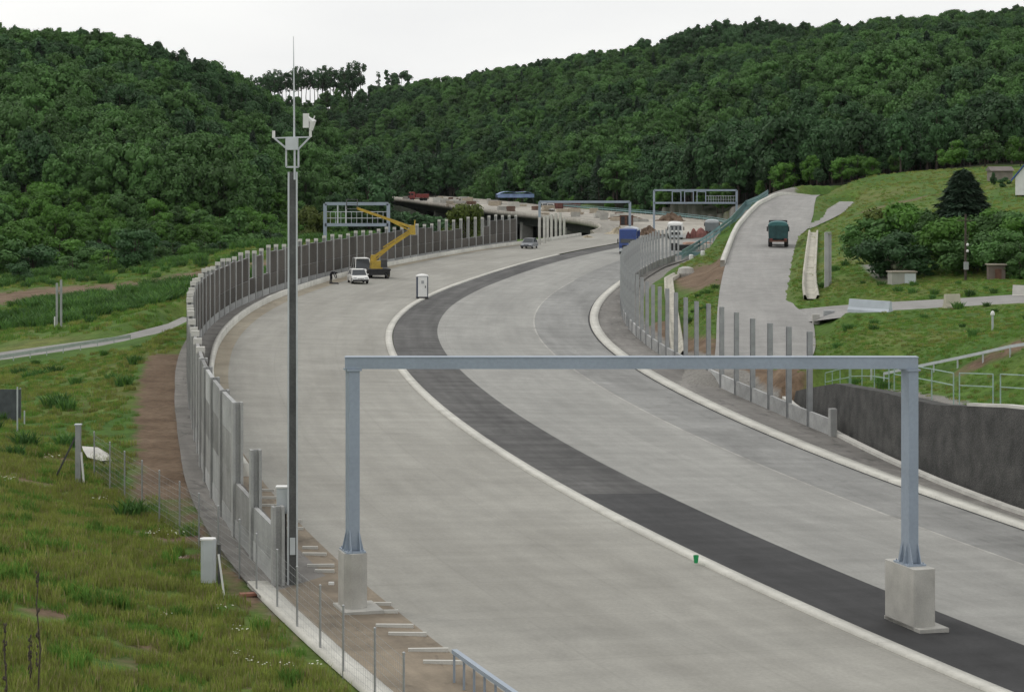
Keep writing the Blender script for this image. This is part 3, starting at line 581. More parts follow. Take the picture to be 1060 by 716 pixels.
for i in range(50):
    a, q = P(sR[i], rb(sR[i])), P(sR[i + 1], rb(sR[i + 1])); d = q - a; L_ = math.hypot(d.x, d.y)
    if i in (18, 21, 27): continue
    hh = .8 if i < 14 else .85
    o = MB().box((0, 0, hh / 2 - .15), (L_ - .12, .14, hh + .3)).build('plinth', CONCPL if i < 26 else CONCP, rootR); o.location = (a + q) / 2 - OR; o.rotation_euler = (0, 0, math.atan2(d.y, d.x))
for i in (30, 31, 32, 33):     # the few bays that already carry a panel
    pass
# free posts beyond the left barrier's end
for i, px in enumerate((558.5, 563.5, 567, 571, 575.5, 580, 584)):
    p = at(px, 254 - .9 * i, 338 + 7 * i); m_ = hpost(4.5, .36, .4); t = m_.build('barrier_post', CONCL)
    t.location = (p.x, p.y, gz(p.x, p.y)); t.rotation_euler = (0, 0, -.3)
    tag(t, 'bare pale barrier post standing free between the grey car and the viaduct', 'post', 'free barrier posts before the viaduct')

# ------------------------------------------------------------------ near gantry
HG = HD(14)
def gantry_near():
    Y = 59.1; xl, xr = -4.44, 11.08; top = CH - (370 - YH) / FL * Y; zl, zr_ = float(zr(18, -12.4)) , float(zr(14, 1.5))
    root = thing('sign_gantry', 'large blue-grey steel portal gantry over the near carriageway, without signs', 'gantry', (xl, Y, zl))
    O = root.location
    for x, z0, ztop, ln in ((xl, zl, 1.62, 1.05), (xr, zr_, 1.68, 1.75)):
        pd = MB().box((0, 0, ztop / 2 - .1), (.66, ln, ztop + .2), 0, 1.0, bev=.18 if ln < 1.5 else .05).build('pedestal', CONC, root); pd.location = Vector((x, Y + .1, z0)) - O; pd.rotation_euler = (0, 0, -HG)
        MB().box((.12, -.15, .04), (1.12 if ln < 1.5 else .9, ln + (.36 if ln < 1.5 else .3), .12)).build('footing', CONC, pd)
        h = top - .32 - z0 - ztop; cb = MB().box((0, 0, h / 2 + .03), (.30, .44, h - .06))
        cb2 = cb.build('column', STEEL, root); cb2.location = Vector((x, Y + .1, z0 + ztop)) - O; cb2.rotation_euler = (0, 0, -HG)
        bp = MB().box((0, 0, .025), (.56, .86, .05))
        for sx, sy, l in ((1, 0, .13), (-1, 0, .13), (0, 1, .2), (0, -1, .2)):   # gusset plates
            if sx: V = [(sx * .15, -.012, .05), (sx * (.15 + l), -.012, .05), (sx * .15, -.012, .62), (sx * .15, .012, .05), (sx * (.15 + l), .012, .05), (sx * .15, .012, .62)]
            else: V = [(-.012, sy * .22, .05), (-.012, sy * (.22 + l), .05), (-.012, sy * .22, .62), (.012, sy * .22, .05), (.012, sy * (.22 + l), .05), (.012, sy * .22, .62)]
            for off in ((-.12, .12) if sx else (-.13, .13)):
                bp.add([(v[0], v[1] + off, v[2]) if sx else (v[0] + off, v[1], v[2]) for v in V], [(0, 1, 2), (5, 4, 3), (0, 2, 5, 3), (1, 4, 5, 2), (0, 3, 4, 1)])
        for bx in (-.22, .22):
            for by in (-.36, 0, .36): bp.lathe((bx, by, .05), [(.02, 0), (.02, .05)], 6)
        bp.build('base_plate', STEEL, cb2)
        MB().box((0, 0, h - .02), (.40, .54, .05)).build('top_flange', STEEL, cb2)
    bmn = MB().beam((xl - .2, Y + .1, top - .155), (xr + .2, Y + .1, top - .155), .36, .31).build('beam', STEEL, root)
    bmn.location = -O
    tr = MB().beam((xl - .21, Y + .1, top + .012), (xr + .21, Y + .1, top + .012), .40, .024)
    for k in range(1, 4):
        xx = xl + (xr - xl) * k / 4; tr.box((xx, Y - .085, top - .155), (.03, .012, .30))
    tr.build('top_plate', STEEL, bmn)
gantry_near()
def frame_gantry(label, pl, pr, truss, zb, dark=False, cells=(), name='frame_gantry', w=.35):
    """A far gantry: two columns and one beam, or two beams with uprights between."""
    root = thing(name, label, 'gantry', (pl.x, pl.y, zb)); O = root.location
    for p in (pl, pr): o = MB().box((0, 0, (p.z - zb) / 2), (w, w, p.z - zb)).build('column', STEEL, root); o.location = (p.x - O.x, p.y - O.y, 0)
    a, q = pl - O, pr - O; MB().beam(a, q, w, w * .9).build('beam', STEEL, root)
    if truss:
        dn = Vector((0, 0, -truss)); MB().beam(a + dn, q + dn, w, w * .9).build('beam', STEEL, root)
        for t0, t1 in cells:
            m_ = MB()
            for t in (t0, t1): p = a.lerp(q, t); m_.beam(p + Vector((0, -.1, -.1)), p + dn + Vector((0, -.1, .1)), .16)
            m_.beam(a.lerp(q, t0) + dn * .12 + Vector((0, -.1, 0)), a.lerp(q, t1) + dn * .12 + Vector((0, -.1, 0)), .12); m_.build('sign_frame', STEEL, root)
        return root, a, q, dn
    return root, a, q, None
frame_gantry('slim blue-grey portal gantry over the motorway beside the blue lorry', at(558.5, 209, 361), at(652, 209, 361), 0, .4, name='slim_gantry', w=.42)
g2, a, q, dn = frame_gantry('wide latticed gantry with square sign frames above the white lorry', at(677, 197, 395), at(762.5, 197, 395), 2.35, .4, cells=((.22, .325), (.37, .475), (.52, .625)), name='lattice_gantry', w=.36)
m_ = MB()
for k in range(12): m_.beam(a.lerp(q, .63 + .03 * k) + dn, a.lerp(q, .63 + .03 * k) + dn * .45, .05)
m_.beam(a.lerp(q, .63) + dn * .45, a.lerp(q, .985) + dn * .45, .07); m_.beam(a.lerp(q, .63) + dn * .72, a.lerp(q, .985) + dn * .72, .05); m_.build('walkway_railing', GALVL, g2)
g3, a, q, dn = frame_gantry('blue-grey frame gantry with walkway behind the left noise barrier', at(336.5, 211, 268), at(402, 211, 268), 2.65, -2.2, name='frame_gantry', w=.42)
m_ = MB(); m_.beam(a + dn * .38, q + dn * .38, .08); m_.beam(a + dn * .68, q + dn * .68, .08)
for k in range(1, 12): m_.beam(a.lerp(q, k / 12) + dn * .38, a.lerp(q, k / 12) + dn, .05)
m_.beam(a.lerp(q, .2), a.lerp(q, .2) + dn, .16); m_.beam(a.lerp(q, .33), a.lerp(q, .33) + dn, .16); m_.build('walkway_railing', GALVL, g3)

# ------------------------------------------------------------------ viaduct
def viaduct():
    root = thing('viaduct', 'long pale motorway viaduct curving away to the left in front of the wooded hill', 'bridge', P(352, -10)); O = root.location
    ssv = np.arange(350, 800, 5.0); lo, hi = -10.6, 16.0; V = []; UV = []; prof = ((lo + 1.8, -1.0), (lo, -.55), (lo, .55), (lo + .3, .55), (lo + .3, 0), (hi - .3, 0), (hi - .3, .45), (hi, .45), (hi, -.6), (hi - 2, -1.0)); n = len(prof)
    for s in ssv:
        for o, z in prof: V.append(P(s, o, z + .0) - O); UV.append((s, o + z))
    F = [(i * n + j, i * n + (j + 1) % n, (i + 1) * n + (j + 1) % n, (i + 1) * n + j) for i in range(len(ssv) - 1) for j in range(n)] + [tuple(range(4)) ]
    F = [f for f in F if len(f) == 4]
    from_np('deck', V, F, M_CUT, uv=UV, smooth=False, parent=root)
    gird = MB()
    for i in range(len(ssv) - 1):
        for o in (-6.5, -2.5, 7, 12): gird.beam(P(ssv[i], o, -1.9) - O, P(ssv[i + 1], o, -1.9) - O, 1.2, 1.9)
    gird.build('girders', GALVD, root)  # dark tone paints the shade beneath the deck into the girders
    for s in range(372, 800, 42):
        for o in (-6, 10):
            p = P(s, o, -2.2); g = gz(p.x, p.y) - 1
            if p.z - g < .6: continue
            c = MB().box((0, 0, (p.z - g) / 2), (3.2, 1.6, p.z - g), -HD(s), bev=.3).build('pier', CONC, root); c.location = Vector((p.x, p.y, g)) - O
    p = P(350.5, -1); g = -5
    ab = MB().box((0, 0, -2.8), (20, 1.2, 4.6), -HD(350)).build('abutment', CONC, root); ab.location = P(349, 1) - O + Vector((0, 0, -.4))
viaduct()
b = MB()
root = thing('teal_railing', 'teal edge railing along the curved right side of the viaduct deck', 'railing', P(372, 15.6)); O = root.location
pr = [P(s, 15.75, 1.35) - O for s in range(372, 560, 4)]
for i in range(len(pr) - 1): b.beam(pr[i], pr[i + 1], .08, .12); b.beam(pr[i] - Vector((0, 0, .45)), pr[i + 1] - Vector((0, 0, .45)), .06, .35)
b.build('rail', TEALP, root); b = MB()
for p in pr[::1]: b.beam(p, p - Vector((0, 0, 1.2)), .08)
b.build('railing_posts', TEALP, root)

# ------------------------------------------------------------------ weather mast
def mast():
    p = onz(303.5, 610, .25); root = thing('weather_mast', 'tall slim grey weather mast with crossarm, instruments and whip aerial beside the barrier end', 'mast', (p.x, p.y, gz(p.x, p.y))); Y = p.y
    zt = lambda py: CH - (py - YH) / FL * Y - root.location.z
    x = lambda px: (px - 303.5) / FL * Y
    b = MB(); h = zt(178)
    b.box((0, 0, h / 2), (.25, .25, h), .12, .86); b.build('pole', GALVD, root)
    b = MB()
    for sx in (-.135, .13): b.beam((sx, -.15, 0), (sx * .9, -.13, h), .05, .03)
    b.build('pole_edge', GALVL, root)
    MB().box((.05, 0, .03), (1.1, .8, .12)).build('base_slab', CONCL, root)
    b = MB()
    for sx in (296.6, 309.3): b.beam((x(sx), -.1, zt(173)), (x(sx), -.1, zt(154)), .05)
    b.beam((x(296.6), -.1, zt(173)), (x(309.3), -.1, zt(173)), .05); b.beam((x(305.5), -.14, zt(186)), (x(305.5), -.14, zt(150)), .055); b.build('support_frame', GALVL, root)
    MB().box((x(302.5), -.1, zt(149)), (.36, .22, .36)).build('junction_box', GALVL, root)
    b = MB(); b.beam((x(284), -.05, zt(143)), (x(322), -.05, zt(142)), .04); b.beam((x(284), -.05, zt(143)), (x(297), -.05, zt(154)), .05); b.beam((x(321), -.05, zt(142)), (x(309.5), -.05, zt(154)), .05); b.build('crossarm', GALVL, root)
    b = MB(); b.tube([(x(283.5), -.05, zt(143)), (x(283.5), -.05, zt(135.5))], .045, 8); b.build('small_sensor', WHITE, root)
    b = MB(); b.tube([(x(321.5), -.05, zt(142)), (x(321.5), -.05, zt(135))], .04, 8); b.box((x(317), -.05, zt(125)), (.17, .14, .42)); b.tube([(x(318), -.05, zt(122)), (x(324), -.05, zt(126)), (x(322), -.05, zt(135))], [.07, .11, .06], 8); b.beam((x(323), -.05, zt(128)), (x(326), -.05, zt(120)), .03); b.build('camera_sensor', WHITE, root)
    b = MB(); b.tube([(x(304.8), -.05, zt(155)), (x(304.5), -.05, zt(95)), (x(304), -.05, zt(38))], [.032, .024, .008], 6); b.build('aerial', GALVL, root)
    MB().box((0, -.17, 1.3), (.16, .03, .5)).build('access_hatch', GALVL, root)
mast()
p = onz(291.5, 605, .3); r = thing('equipment_cabinet', 'pale grey equipment cabinet on a slim post beside the weather mast', 'cabinet', (p.x, p.y, gz(p.x, p.y)))
MB().box((0, 0, 1.1), (.22, .2, 2.3)).build('post', POSTC, r)
c = MB().box((.05, -.05, 2.55), (.36, .3, .75), bev=.02).build('cabinet_box', GALVL, r); MB().box((.05, -.215, 2.55), (.30, .02, .66)).build('door', GALVL, c); MB().box((.05, -.05, 2.95), (.42, .36, .04)).build('lid', WHITE, c)
b = MB(); b.tube([(.14, -.12, 2.2), (.15, -.13, .1)], .025, 6); b.build('conduit', BLACK, r)
# second cabinet by the fence (rounded white-topped box on two legs)
p = at(216, 605, 62.5); r = thing('control_box', 'rounded light grey control box with white lid beside the wire fence', 'control box', (p.x, p.y, gz(p.x, p.y)))
MB().box((0, 0, .78), (.44, .34, 1.25), bev=.09).build('housing', GALVL, r); MB().box((-.02, 0, 1.42), (.46, .36, .045), bev=.09).build('lid', WHITE, r)
for sx in (-.15, .15): MB().beam((sx, .1, -.2), (sx, .1, .2), .06).build('leg', GALVD, r)
b = MB(); b.beam((.30, .05, -.3), (.30, .05, 1.25), .09); b.build('side_post', GALVD, r)
b = MB().beam((0, 0, -.1), (-.20, .1, 1.25), .05).build('white_marker_post', WHITE); p = at(233, 628, 60.5); b.location = (p.x, p.y, gz(p.x, p.y)); tag(b, 'thin white marker post leaning beside the light grey control box', 'marker post')

# ------------------------------------------------------------------ wire fence on the near slope
FP = [(97.5, 486, 525), (113.7, 492, 544), (129, 502, 556), (147, 513, 571), (165, 522, 585), (186, 536, 602), (206, 552, 617), (226, 566, 634), (248, 575, 650), (265.6, 590, 667), (287, 606, 680), (307.6, 619, 698), (331.5, 638, 718), (355.4, 657, 739), (388, 678, 765), (418, 697, 788)]
PH = 1.75; fpos = []
for i, (px, t, bt) in enumerate(FP):
    Y = 84 - i * (84 - 46.5) / 15; z = CH - (bt - YH) / FL * Y; fpos.append(at(px, bt, Y))
r = thing('wire_fence', 'wire mesh fence on thin grey posts running down the near grass slope', 'fence', (fpos[0].x, fpos[0].y, gz(fpos[0].x, fpos[0].y))); O = r.location
tops = []
for p in fpos:
    g = gz(p.x, p.y); o = MB().tube([(0, 0, -.3), (0, 0, PH)], .027, 8); o.lathe((0, 0, PH), [(.034, 0), (.034, .03), (.01, .05)], 8); o = o.build('post', GALV, r); o.location = Vector((p.x, p.y, g)) - O; tops.append(Vector((p.x, p.y, g)) - O)
b = MB()
for i in range(len(tops) - 1):
    for h in np.linspace(.1, 1.65, 9): b.beam(tops[i] + Vector((0, 0, h)), tops[i + 1] + Vector((0, 0, h)), .0045)
    n_ = 14
    for k in range(1, n_): q = tops[i].lerp(tops[i + 1], k / n_); b.beam(q + Vector((0, 0, .1)), q + Vector((0, 0, 1.65)), .0035)
b.build('wire_mesh', GALV, r)
p = at(81, 512, 82); r = thing('corner_post', 'grey braced corner post of the wire fence at the slope top', 'post', (p.x, p.y, gz(p.x, p.y)))
MB().box((0, 0, 1.0), (.2, .2, 2.5)).build('post', GALV, r); MB().beam((.12, -.05, 1.2), (.3, -.1, -.6), .07).build('white_brace', WHITE, r); MB().beam((-.05, 0, 1.9), (-.85, .1, .3), .06).build('brace', GALVD, r); MB().box((0, 0, 2.26), (.26, .26, .05)).build('cap', GALVL, r)
# white sheet lying on the grass
p = at(98, 470, 90); b = MB(); pts = [(-.85, .75), (-.1, .62), (.45, .30), (.95, -.55), (.62, -.78), (.42, -.52), (-.15, -.42), (-.55, .15)]; zz = [.06 * math.sin(k * 2.1) for k in range(8)]
b.add([(x, y * 1.9, z + .14) for (x, y), z in zip(pts, zz)] + [(x * .99, y * 1.88, z + .11) for (x, y), z in zip(pts, zz)], [tuple(range(8)), tuple(range(15, 7, -1))] + [(i, i + 8, (i + 1) % 8 + 8, (i + 1) % 8) for i in range(8)])
o = b.build('white_sheet', CONCL); g = gz(p.x, p.y); o.location = (p.x, p.y, g + .1); o.rotation_euler = (.05, .08, 0); tag(o, 'crumpled whitish sheet lying on the grass behind the corner post', 'sheet')
# dark netting panel at the frame edge
p = at(10, 445, 105); r = thing('shade_screen', 'dark grey mesh screen standing in the grass near the slope top', 'screen', (p.x, p.y, gz(p.x, p.y)))
MB().box((-.5, 0, .85), (2.1, .06, 1.55)).build('screen', mat('mesh_screen', (.085, .095, .10), .9, .2, 3), r)
for x in (-1.5, .52): MB().beam((x, .06, -.2), (x, .06, 1.7), .06).build('post', GALV, r)
for k, (px, top, bt, Y) in enumerate(((18, 425, 471, 98), (25.3, 428, 442, 103))):
    p = at(px, bt, Y); h = (bt - top) / FL * Y; o = MB().tube([(0, 0, -.3), (0, 0, h)], .035, 8).build('stake', GALVL); o.location = (p.x, p.y, gz(p.x, p.y)); tag(o, ('tall thin pale stake in the grass in front of the dark mesh screen', 'short thin pale stake close against the dark mesh screen')[k], 'stake')
# crossing posts far left
p = at(61, 346, 212); r = thing('twin_posts', 'pair of joined grey posts standing in the left field beyond the path', 'post', (p.x, p.y, gz(p.x, p.y)))
for x, h in ((-.2, 4.6), (.22, 4.9)): MB().box((x, 0, h / 2 - .2), (.2, .2, h)).build('post', GALV, r)
MB().box((0, 0, 3.6), (.5, .12, .12)).build('brace', GALV, r); MB().box((-.4, -.1, .5), (.12, .12, 1.1)).build('white_marker', WHITE, r)
p = at(856.5, 279, 178); r = thing('concrete_post_pair', 'pair of tall grey concrete posts beside the drain channel on the ramp', 'post', (p.x, p.y, gz(p.x, p.y)))
for x, h in ((-.12, 4.7), (.22, 4.6)): MB().box((x, x * .8, h / 2 - .2), (.26, .26, h)).build('post', POSTC, r)
MB().box((.05, 0, 4.52), (.5, .5, .1)).build('cap', POSTC, r)

# ------------------------------------------------------------------ white slats and small things on the dirt verge
SL = [(313, 329, 568), (313, 338, 574.7), (318, 346, 586.7), (326, 346, 592.5), (383, 405, 626), (390, 412, 634), (389, 428, 649), (402, 441.5, 657.5), (422.5, 464, 674), (438, 479.5, 686.7), (268, 284, 508), (270, 287, 516), (271, 289, 524), (292, 312, 540), (294, 314, 548)]
for i, (x0, x1, py) in enumerate(SL):
    a, q = onz(x0, py, .37), onz(x1, py, .37); L_ = (q - a).length; o = MB().box((0, 0, .05), (L_, .11, .10)).build('kerb_slat', CONCL)
    s_, oo = so_many([(a.x + q.x) / 2], [a.y]); o.location = ((a.x + q.x) / 2, a.y, float(zr(s_[0], oo[0])) - .01); o.rotation_euler = (0, 0, .06 * math.sin(i * 4.1))
    tag(o, 'white concrete slat lying across the brown dirt verge beside the carriageway', 'slat', 'white slats on the dirt verge')
o = MB().box((0, 0, .06), (.16, .08, .12)).build('white_block', WHITE); p = onz(343, 605.5, .37); o.location = (p.x, p.y, .35); tag(o, 'tiny white block on the dirt beside the left gantry pedestal', 'block')
o = MB().lathe((0, 0, 0), [(.05, 0), (.075, .22), (.07, .22), (.05, .03)], 12).build('green_cup', mat('green_plastic', (.02, .30, .10), .4, .1, 2)); p = onz(720.5, 583, .07); s_, oo = so_many([p.x], [p.y]); o.location = (p.x, p.y, float(zr(s_[0], oo[0])) + .07); o.scale = (1.2, 1.2, 1.1); tag(o, 'small green plastic cup standing on the pale median kerb', 'cup')
b = MB(); b.tube([(-.5, 0, .04), (-.1, .15, .09), (.3, .1, .05), (.55, -.15, .06), (.3, -.3, .04), (0, -.2, .05)], .03, 6); o = b.build('cable_coil', BLACK); p = onz(276, 618, .2); o.location = (p.x, p.y, gz(p.x, p.y) + .02); tag(o, 'loose black cable on the gravel at the end of the barrier', 'cable')
o = MB().box((0, 0, .05), (.55, .25, .08), .3).build('orange_board', mat('faded_red_board', (.27, .13, .09), .8, .2, 2)); p = onz(258, 621, .2); o.location = (p.x, p.y, gz(p.x, p.y) + .02); tag(o, 'reddish board lying on the ground at the gutter end', 'board')

# ------------------------------------------------------------------ railings, guard rails
def guardrail(name, label, pts, h=.75, step=2.0, m=GALV, two=False, pr=.05, width=.06, depth=.28, cat='guard rail', mpost=None):
    pts = [Vector(p) for p in pts]; r = thing(name, label, cat, pts[0]); O = r.location
    d = np.concatenate([[0], np.cumsum([(pts[i + 1] - pts[i]).length for i in range(len(pts) - 1)])]); n = max(2, int(d[-1] / step) + 1); A_ = np.array([tuple(p) for p in pts])
    q = [Vector([np.interp(t, d, A_[:, i]) for i in range(3)]) - O for t in np.linspace(0, d[-1], n)]
    b = MB()
    for i in range(n - 1):
        b.beam(q[i] + Vector((0, 0, h - depth / 2)), q[i + 1] + Vector((0, 0, h - depth / 2)), width, depth)
        if two: b.beam(q[i] + Vector((0, 0, h * .45)), q[i + 1] + Vector((0, 0, h * .45)), width, depth)
    b.build('rail', m, r)
    for p in q: o = MB().box((0, 0, h / 2 - .25), (pr * 1.4, pr, h + .4)).build('post', mpost or m, r); o.location = p
    return r
def gp2(px, py, Y): p = at(px, py, Y); return (p.x, p.y, gz(p.x, p.y))
guardrail('near_guard_rail', 'short grey guard rail on the near road edge at the picture bottom', [P(s, -12.72, 0) for s in (8.3, 6, 4, 1, -2)], .8, .75, STEEL, depth=.10, width=.13, pr=.04)
def rail_run(label, pts):
    return guardrail('hand_railing', label, pts, 1.0, 2.6, GREENP, two=True, pr=.035, width=.04, depth=.04, cat='railing')
def wallpt(s, off=1.0, dh=-.05): p = P(s, wl(s) + off); p.z = float(zr(s, wl(s)) + wall_top(s)) + dh; return p
rail_run('pale green two-rail railing on the wall top ending beside the right gantry column', [wallpt(s, 1.6, .25) for s in (43.5, 48, 53)])
rail_run('short pale green railing section on the wall top near the picture edge', [wallpt(s, 1.6, .3) for s in (38.5, 42.7)])
rail_run('pale green railing section cut off by the right picture edge', [wallpt(s, 1.6, .3) for s in (30, 37.7)])
rail_run('pale green railing on the wall top behind the two nearest bare posts', [wallpt(s, 1.6, .0) for s in (54, 58, 63)])
rail_run('pale green railing low on the wall end behind the bare barrier posts', [wallpt(s, 1.8, .0) for s in (64.5, 68, 73)])
guardrail('path_guard_rail', 'long grey guard rail across the meadow above the railings', [gp2(915, 372.5, 109), gp2(950, 373.5, 106.5), gp2(1005, 367, 102), gp2(1062, 360, 98), gp2(1100, 355, 95)], .55, 2.0, GALVL, depth=.14)
for k, (px, py, Y, lab) in enumerate(((902, 362, 118, 'white-topped delineator post in the meadow behind the gantry beam'), (1027.5, 349, 113, 'white-topped delineator post by the meadow guard rail near the right edge'))):
    p = at(px, py + 8, Y); r = thing('delineator_post', lab, 'post', (p.x, p.y, gz(p.x, p.y))); MB().box((0, 0, .4), (.1, .08, 1.0)).build('post', GALVL, r); MB().lathe((0, 0, .9), [(.10, 0), (.12, .08), (.09, .2), (.03, .25)], 10).build('cap', WHITE, r)
guardrail('path_rail', 'pale guard rail along the near side of the lower left path', [gp2(-50, 382, 176), gp2(0, 374, 179), gp2(60, 365.5, 185), gp2(135, 355, 192)], .7, 2.0, GALVL, depth=.3)
guardrail('embankment_railing', 'teal railing climbing the top of the embankment beside the ramp', [hit(px, py, 200) for px, py in ((706, 270), (723, 259), (741, 247), (757, 235), (772, 222), (785, 212), (795, 205))], 1.5, 2.5, TEALP, two=True, depth=.4, width=.06, pr=.08, cat='railing')
for k, (px, py) in enumerate(((715.5, 261), (727.5, 256.5))):
    p = at(px, py, 300); o = MB().lathe((0, 0, 0), [(.28, -.2), (.33, .1), (.3, .5), (.22, .6)], 12).build('concrete_block', WHITE); o.location = (p.x, p.y, gz(p.x, p.y) + .05); tag(o, ('left one of two small white blocks at the embankment railing foot', 'right one of two small white blocks at the embankment railing foot')[k], 'block')

# ------------------------------------------------------------------ concrete barrier blocks on the meadow path
def jersey(label, pa, pb, h, m, name='concrete_barrier', lean=0):
    pa, pb = Vector(pa), Vector(pb); L_ = (pb - pa).length; mid = (pa + pb) / 2; b = MB()
    b.prism([(-.28, -.1), (-.28, .12), (-.17, .3), (-.09, h), (.09, h), (.17, .3), (.28, .12), (.28, -.1)], -L_ / 2, L_ / 2); o = b.build(name, m); o.location = mid; o.rotation_euler = (0, 0, math.atan2(pb.y - pa.y, pb.x - pa.x)); return tag(o, label, 'concrete barrier')
jersey('long pale blue-grey concrete barrier lying at the start of the meadow path', gp2(880, 327.5, 150.5), gp2(922, 325, 147.5), .85, mat('pale_blue_concrete', (.45, .49, .54), .8, .1, 1))
jersey('yellowish concrete barrier standing at the meadow path edge', gp2(978, 322, 146), gp2(993, 321.5, 146.5), .95, mat('yellowish_concrete', (.48, .45, .36), .85, .1, 1))
jersey('whitish concrete barrier beyond the path at the right picture edge', gp2(1049, 309, 151), gp2(1070, 309, 150), .95, CONCL)
for k, (px, py, w, lab) in enumerate(((844.5, 329, .5, 'small dark grey box with pale rim at the drain channel end'), (858, 328.5, .75, 'low grey box on the path between the drain channel and the pale barrier'))):
    p = at(px, py, 154); o = MB().box((0, 0, .25), (w, .5, .7), bev=.03).build('drain_box', (CONC, GALV)[k]); o.location = (p.x, p.y, gz(p.x, p.y) + .05); tag(o, lab, 'box')
p = at(845, 343, 134); o = MB().box((0, 0, .12), (1.1, .8, .3), .2, bev=.08).build('concrete_slab', CONCL); o.location = (p.x, p.y, gz(p.x, p.y)); tag(o, 'pale concrete slab in the grass behind the last tall barrier post', 'slab')
p = at(703, 285, 250); o = MB().lathe((0, 0, 0), [(.9, -.3), (1.05, .4), (.85, 1.0), (.3, 1.2)], 14).build('concrete_chamber', CONC); o.location = (p.x + .8, p.y, gz(p.x + .8, p.y)); tag(o, 'round grey concrete chamber at the upper end of the drain chute', 'chamber')

# ------------------------------------------------------------------ right meadow: shed, poles, house
p = at(933.5, 291, 173); r = thing('garden_shed', 'small pale flat-roofed shed in front of the bushes', 'shed', (p.x, p.y, gz(p.x, p.y) - .05), .1)
MB().box((0, 0, .5), (2.0, 1.3, 1.1)).build('wall', mat('shed_boards', (.36, .36, .32), .85, .12, 1), r); MB().box((0, 0, 1.09), (2.2, 1.5, .09)).build('roof', WOOD, r); MB().box((.5, -.66, .5), (.9, .03, .9)).build('door', mat('pale_door', (.50, .54, .55), .7, .06, 1), r)
p = at(1031, 296, 168); r = thing('hut', 'small brown timber hut half hidden in the bushes on the right', 'hut', (p.x, p.y, gz(p.x, p.y) - .1), -.1)
MB().box((0, 0, .55), (1.3, 1.2, 1.4)).build('wall', mat('hut_boards', (.16, .13, .11), .9, .2, 1.5), r); MB().box((0, 0, 1.28), (1.55, 1.5, .08)).build('roof', WOOD, r); MB().box((.1, -.61, .45), (.5, .03, 1.0)).build('door', RUST, r)
p = at(999.5, 295, 168); r = thing('utility_pole', 'dark utility pole with crossarm and white insulators in front of the conifer', 'utility pole', (p.x, p.y, gz(p.x, p.y))); H_ = (295 - 226) / FL * 168
MB().tube([(0, 0, -.4), (0, 0, H_)], [.11, .08], 8).build('pole', BARK, r); MB().box((-.1, -.15, H_ - .5), (1.2, .07, .07)).build('crossarm', BARK, r); MB().box((0, -.2, 1.2), (.35, .25, .6)).build('meter_box', GALV, r)
b = MB()
for q in ((.12, -.15, 2.75), (.12, -.15, 2.25)): b.lathe(q, [(.05, 0), (.1, .05), (.1, .17), (.04, .22)], 8)
b.build('insulators', WHITE, r)
p = at(1070, 215, 268); r = thing('house', 'white gabled house with a blue roof edge at the right picture edge', 'house', (p.x, p.y, gz(p.x, p.y) - .2), -.25)
b = MB(); b.box((0, 0, 1.1), (4.4, 6, 2.2)); b.prism([(-2.2, 2.2), (2.2, 2.2), (0, 4.9)], -3, 3, axis='y'); b.build('wall', WHITE, r)
b = MB()
for sgn in (-1, 1): b.beam((sgn * 1.35, -3.25, 3.45), (sgn * 1.35, 3.2, 3.45), .01, .01); V = [(0, -3.3, 5.05), (sgn * 2.75, -3.3, 1.68), (sgn * 2.75, 3.3, 1.68), (0, 3.3, 5.05)]; b.add(V + [(v[0], v[1], v[2] + .18) for v in V], [(0, 1, 2, 3), (7, 6, 5, 4), (0, 4, 5, 1), (1, 5, 6, 2), (2, 6, 7, 3)])
b.build('roof', mat('blue_roof', (.05, .10, .36), .5, .1, 1), r); w = MB().box((-.6, -3.02, 1.3), (.9, .06, 1.1)).build('window', GLASS, r); MB().box((-.6, -3.06, .72), (1.1, .12, .06)).build('sill', WHITE, w)
p = at(1035, 204, 300); r = thing('outbuilding', 'low grey-roofed outbuilding beside the white house', 'building', (p.x, p.y, gz(p.x, p.y) - .3), .05); MB().box((0, 0, 1), (3.0, 2.4, 1.5)).build('wall', mat('brown_render', (.20, .18, .155), .9, .15, 1), r)
b = MB(); b.prism([(-1.5, 1.7), (1.5, 1.7), (0, 2.3)], -1.7, 1.7); b.build('roof', mat('grey_roof', (.16, .14, .13), .8, .15, 1), r)

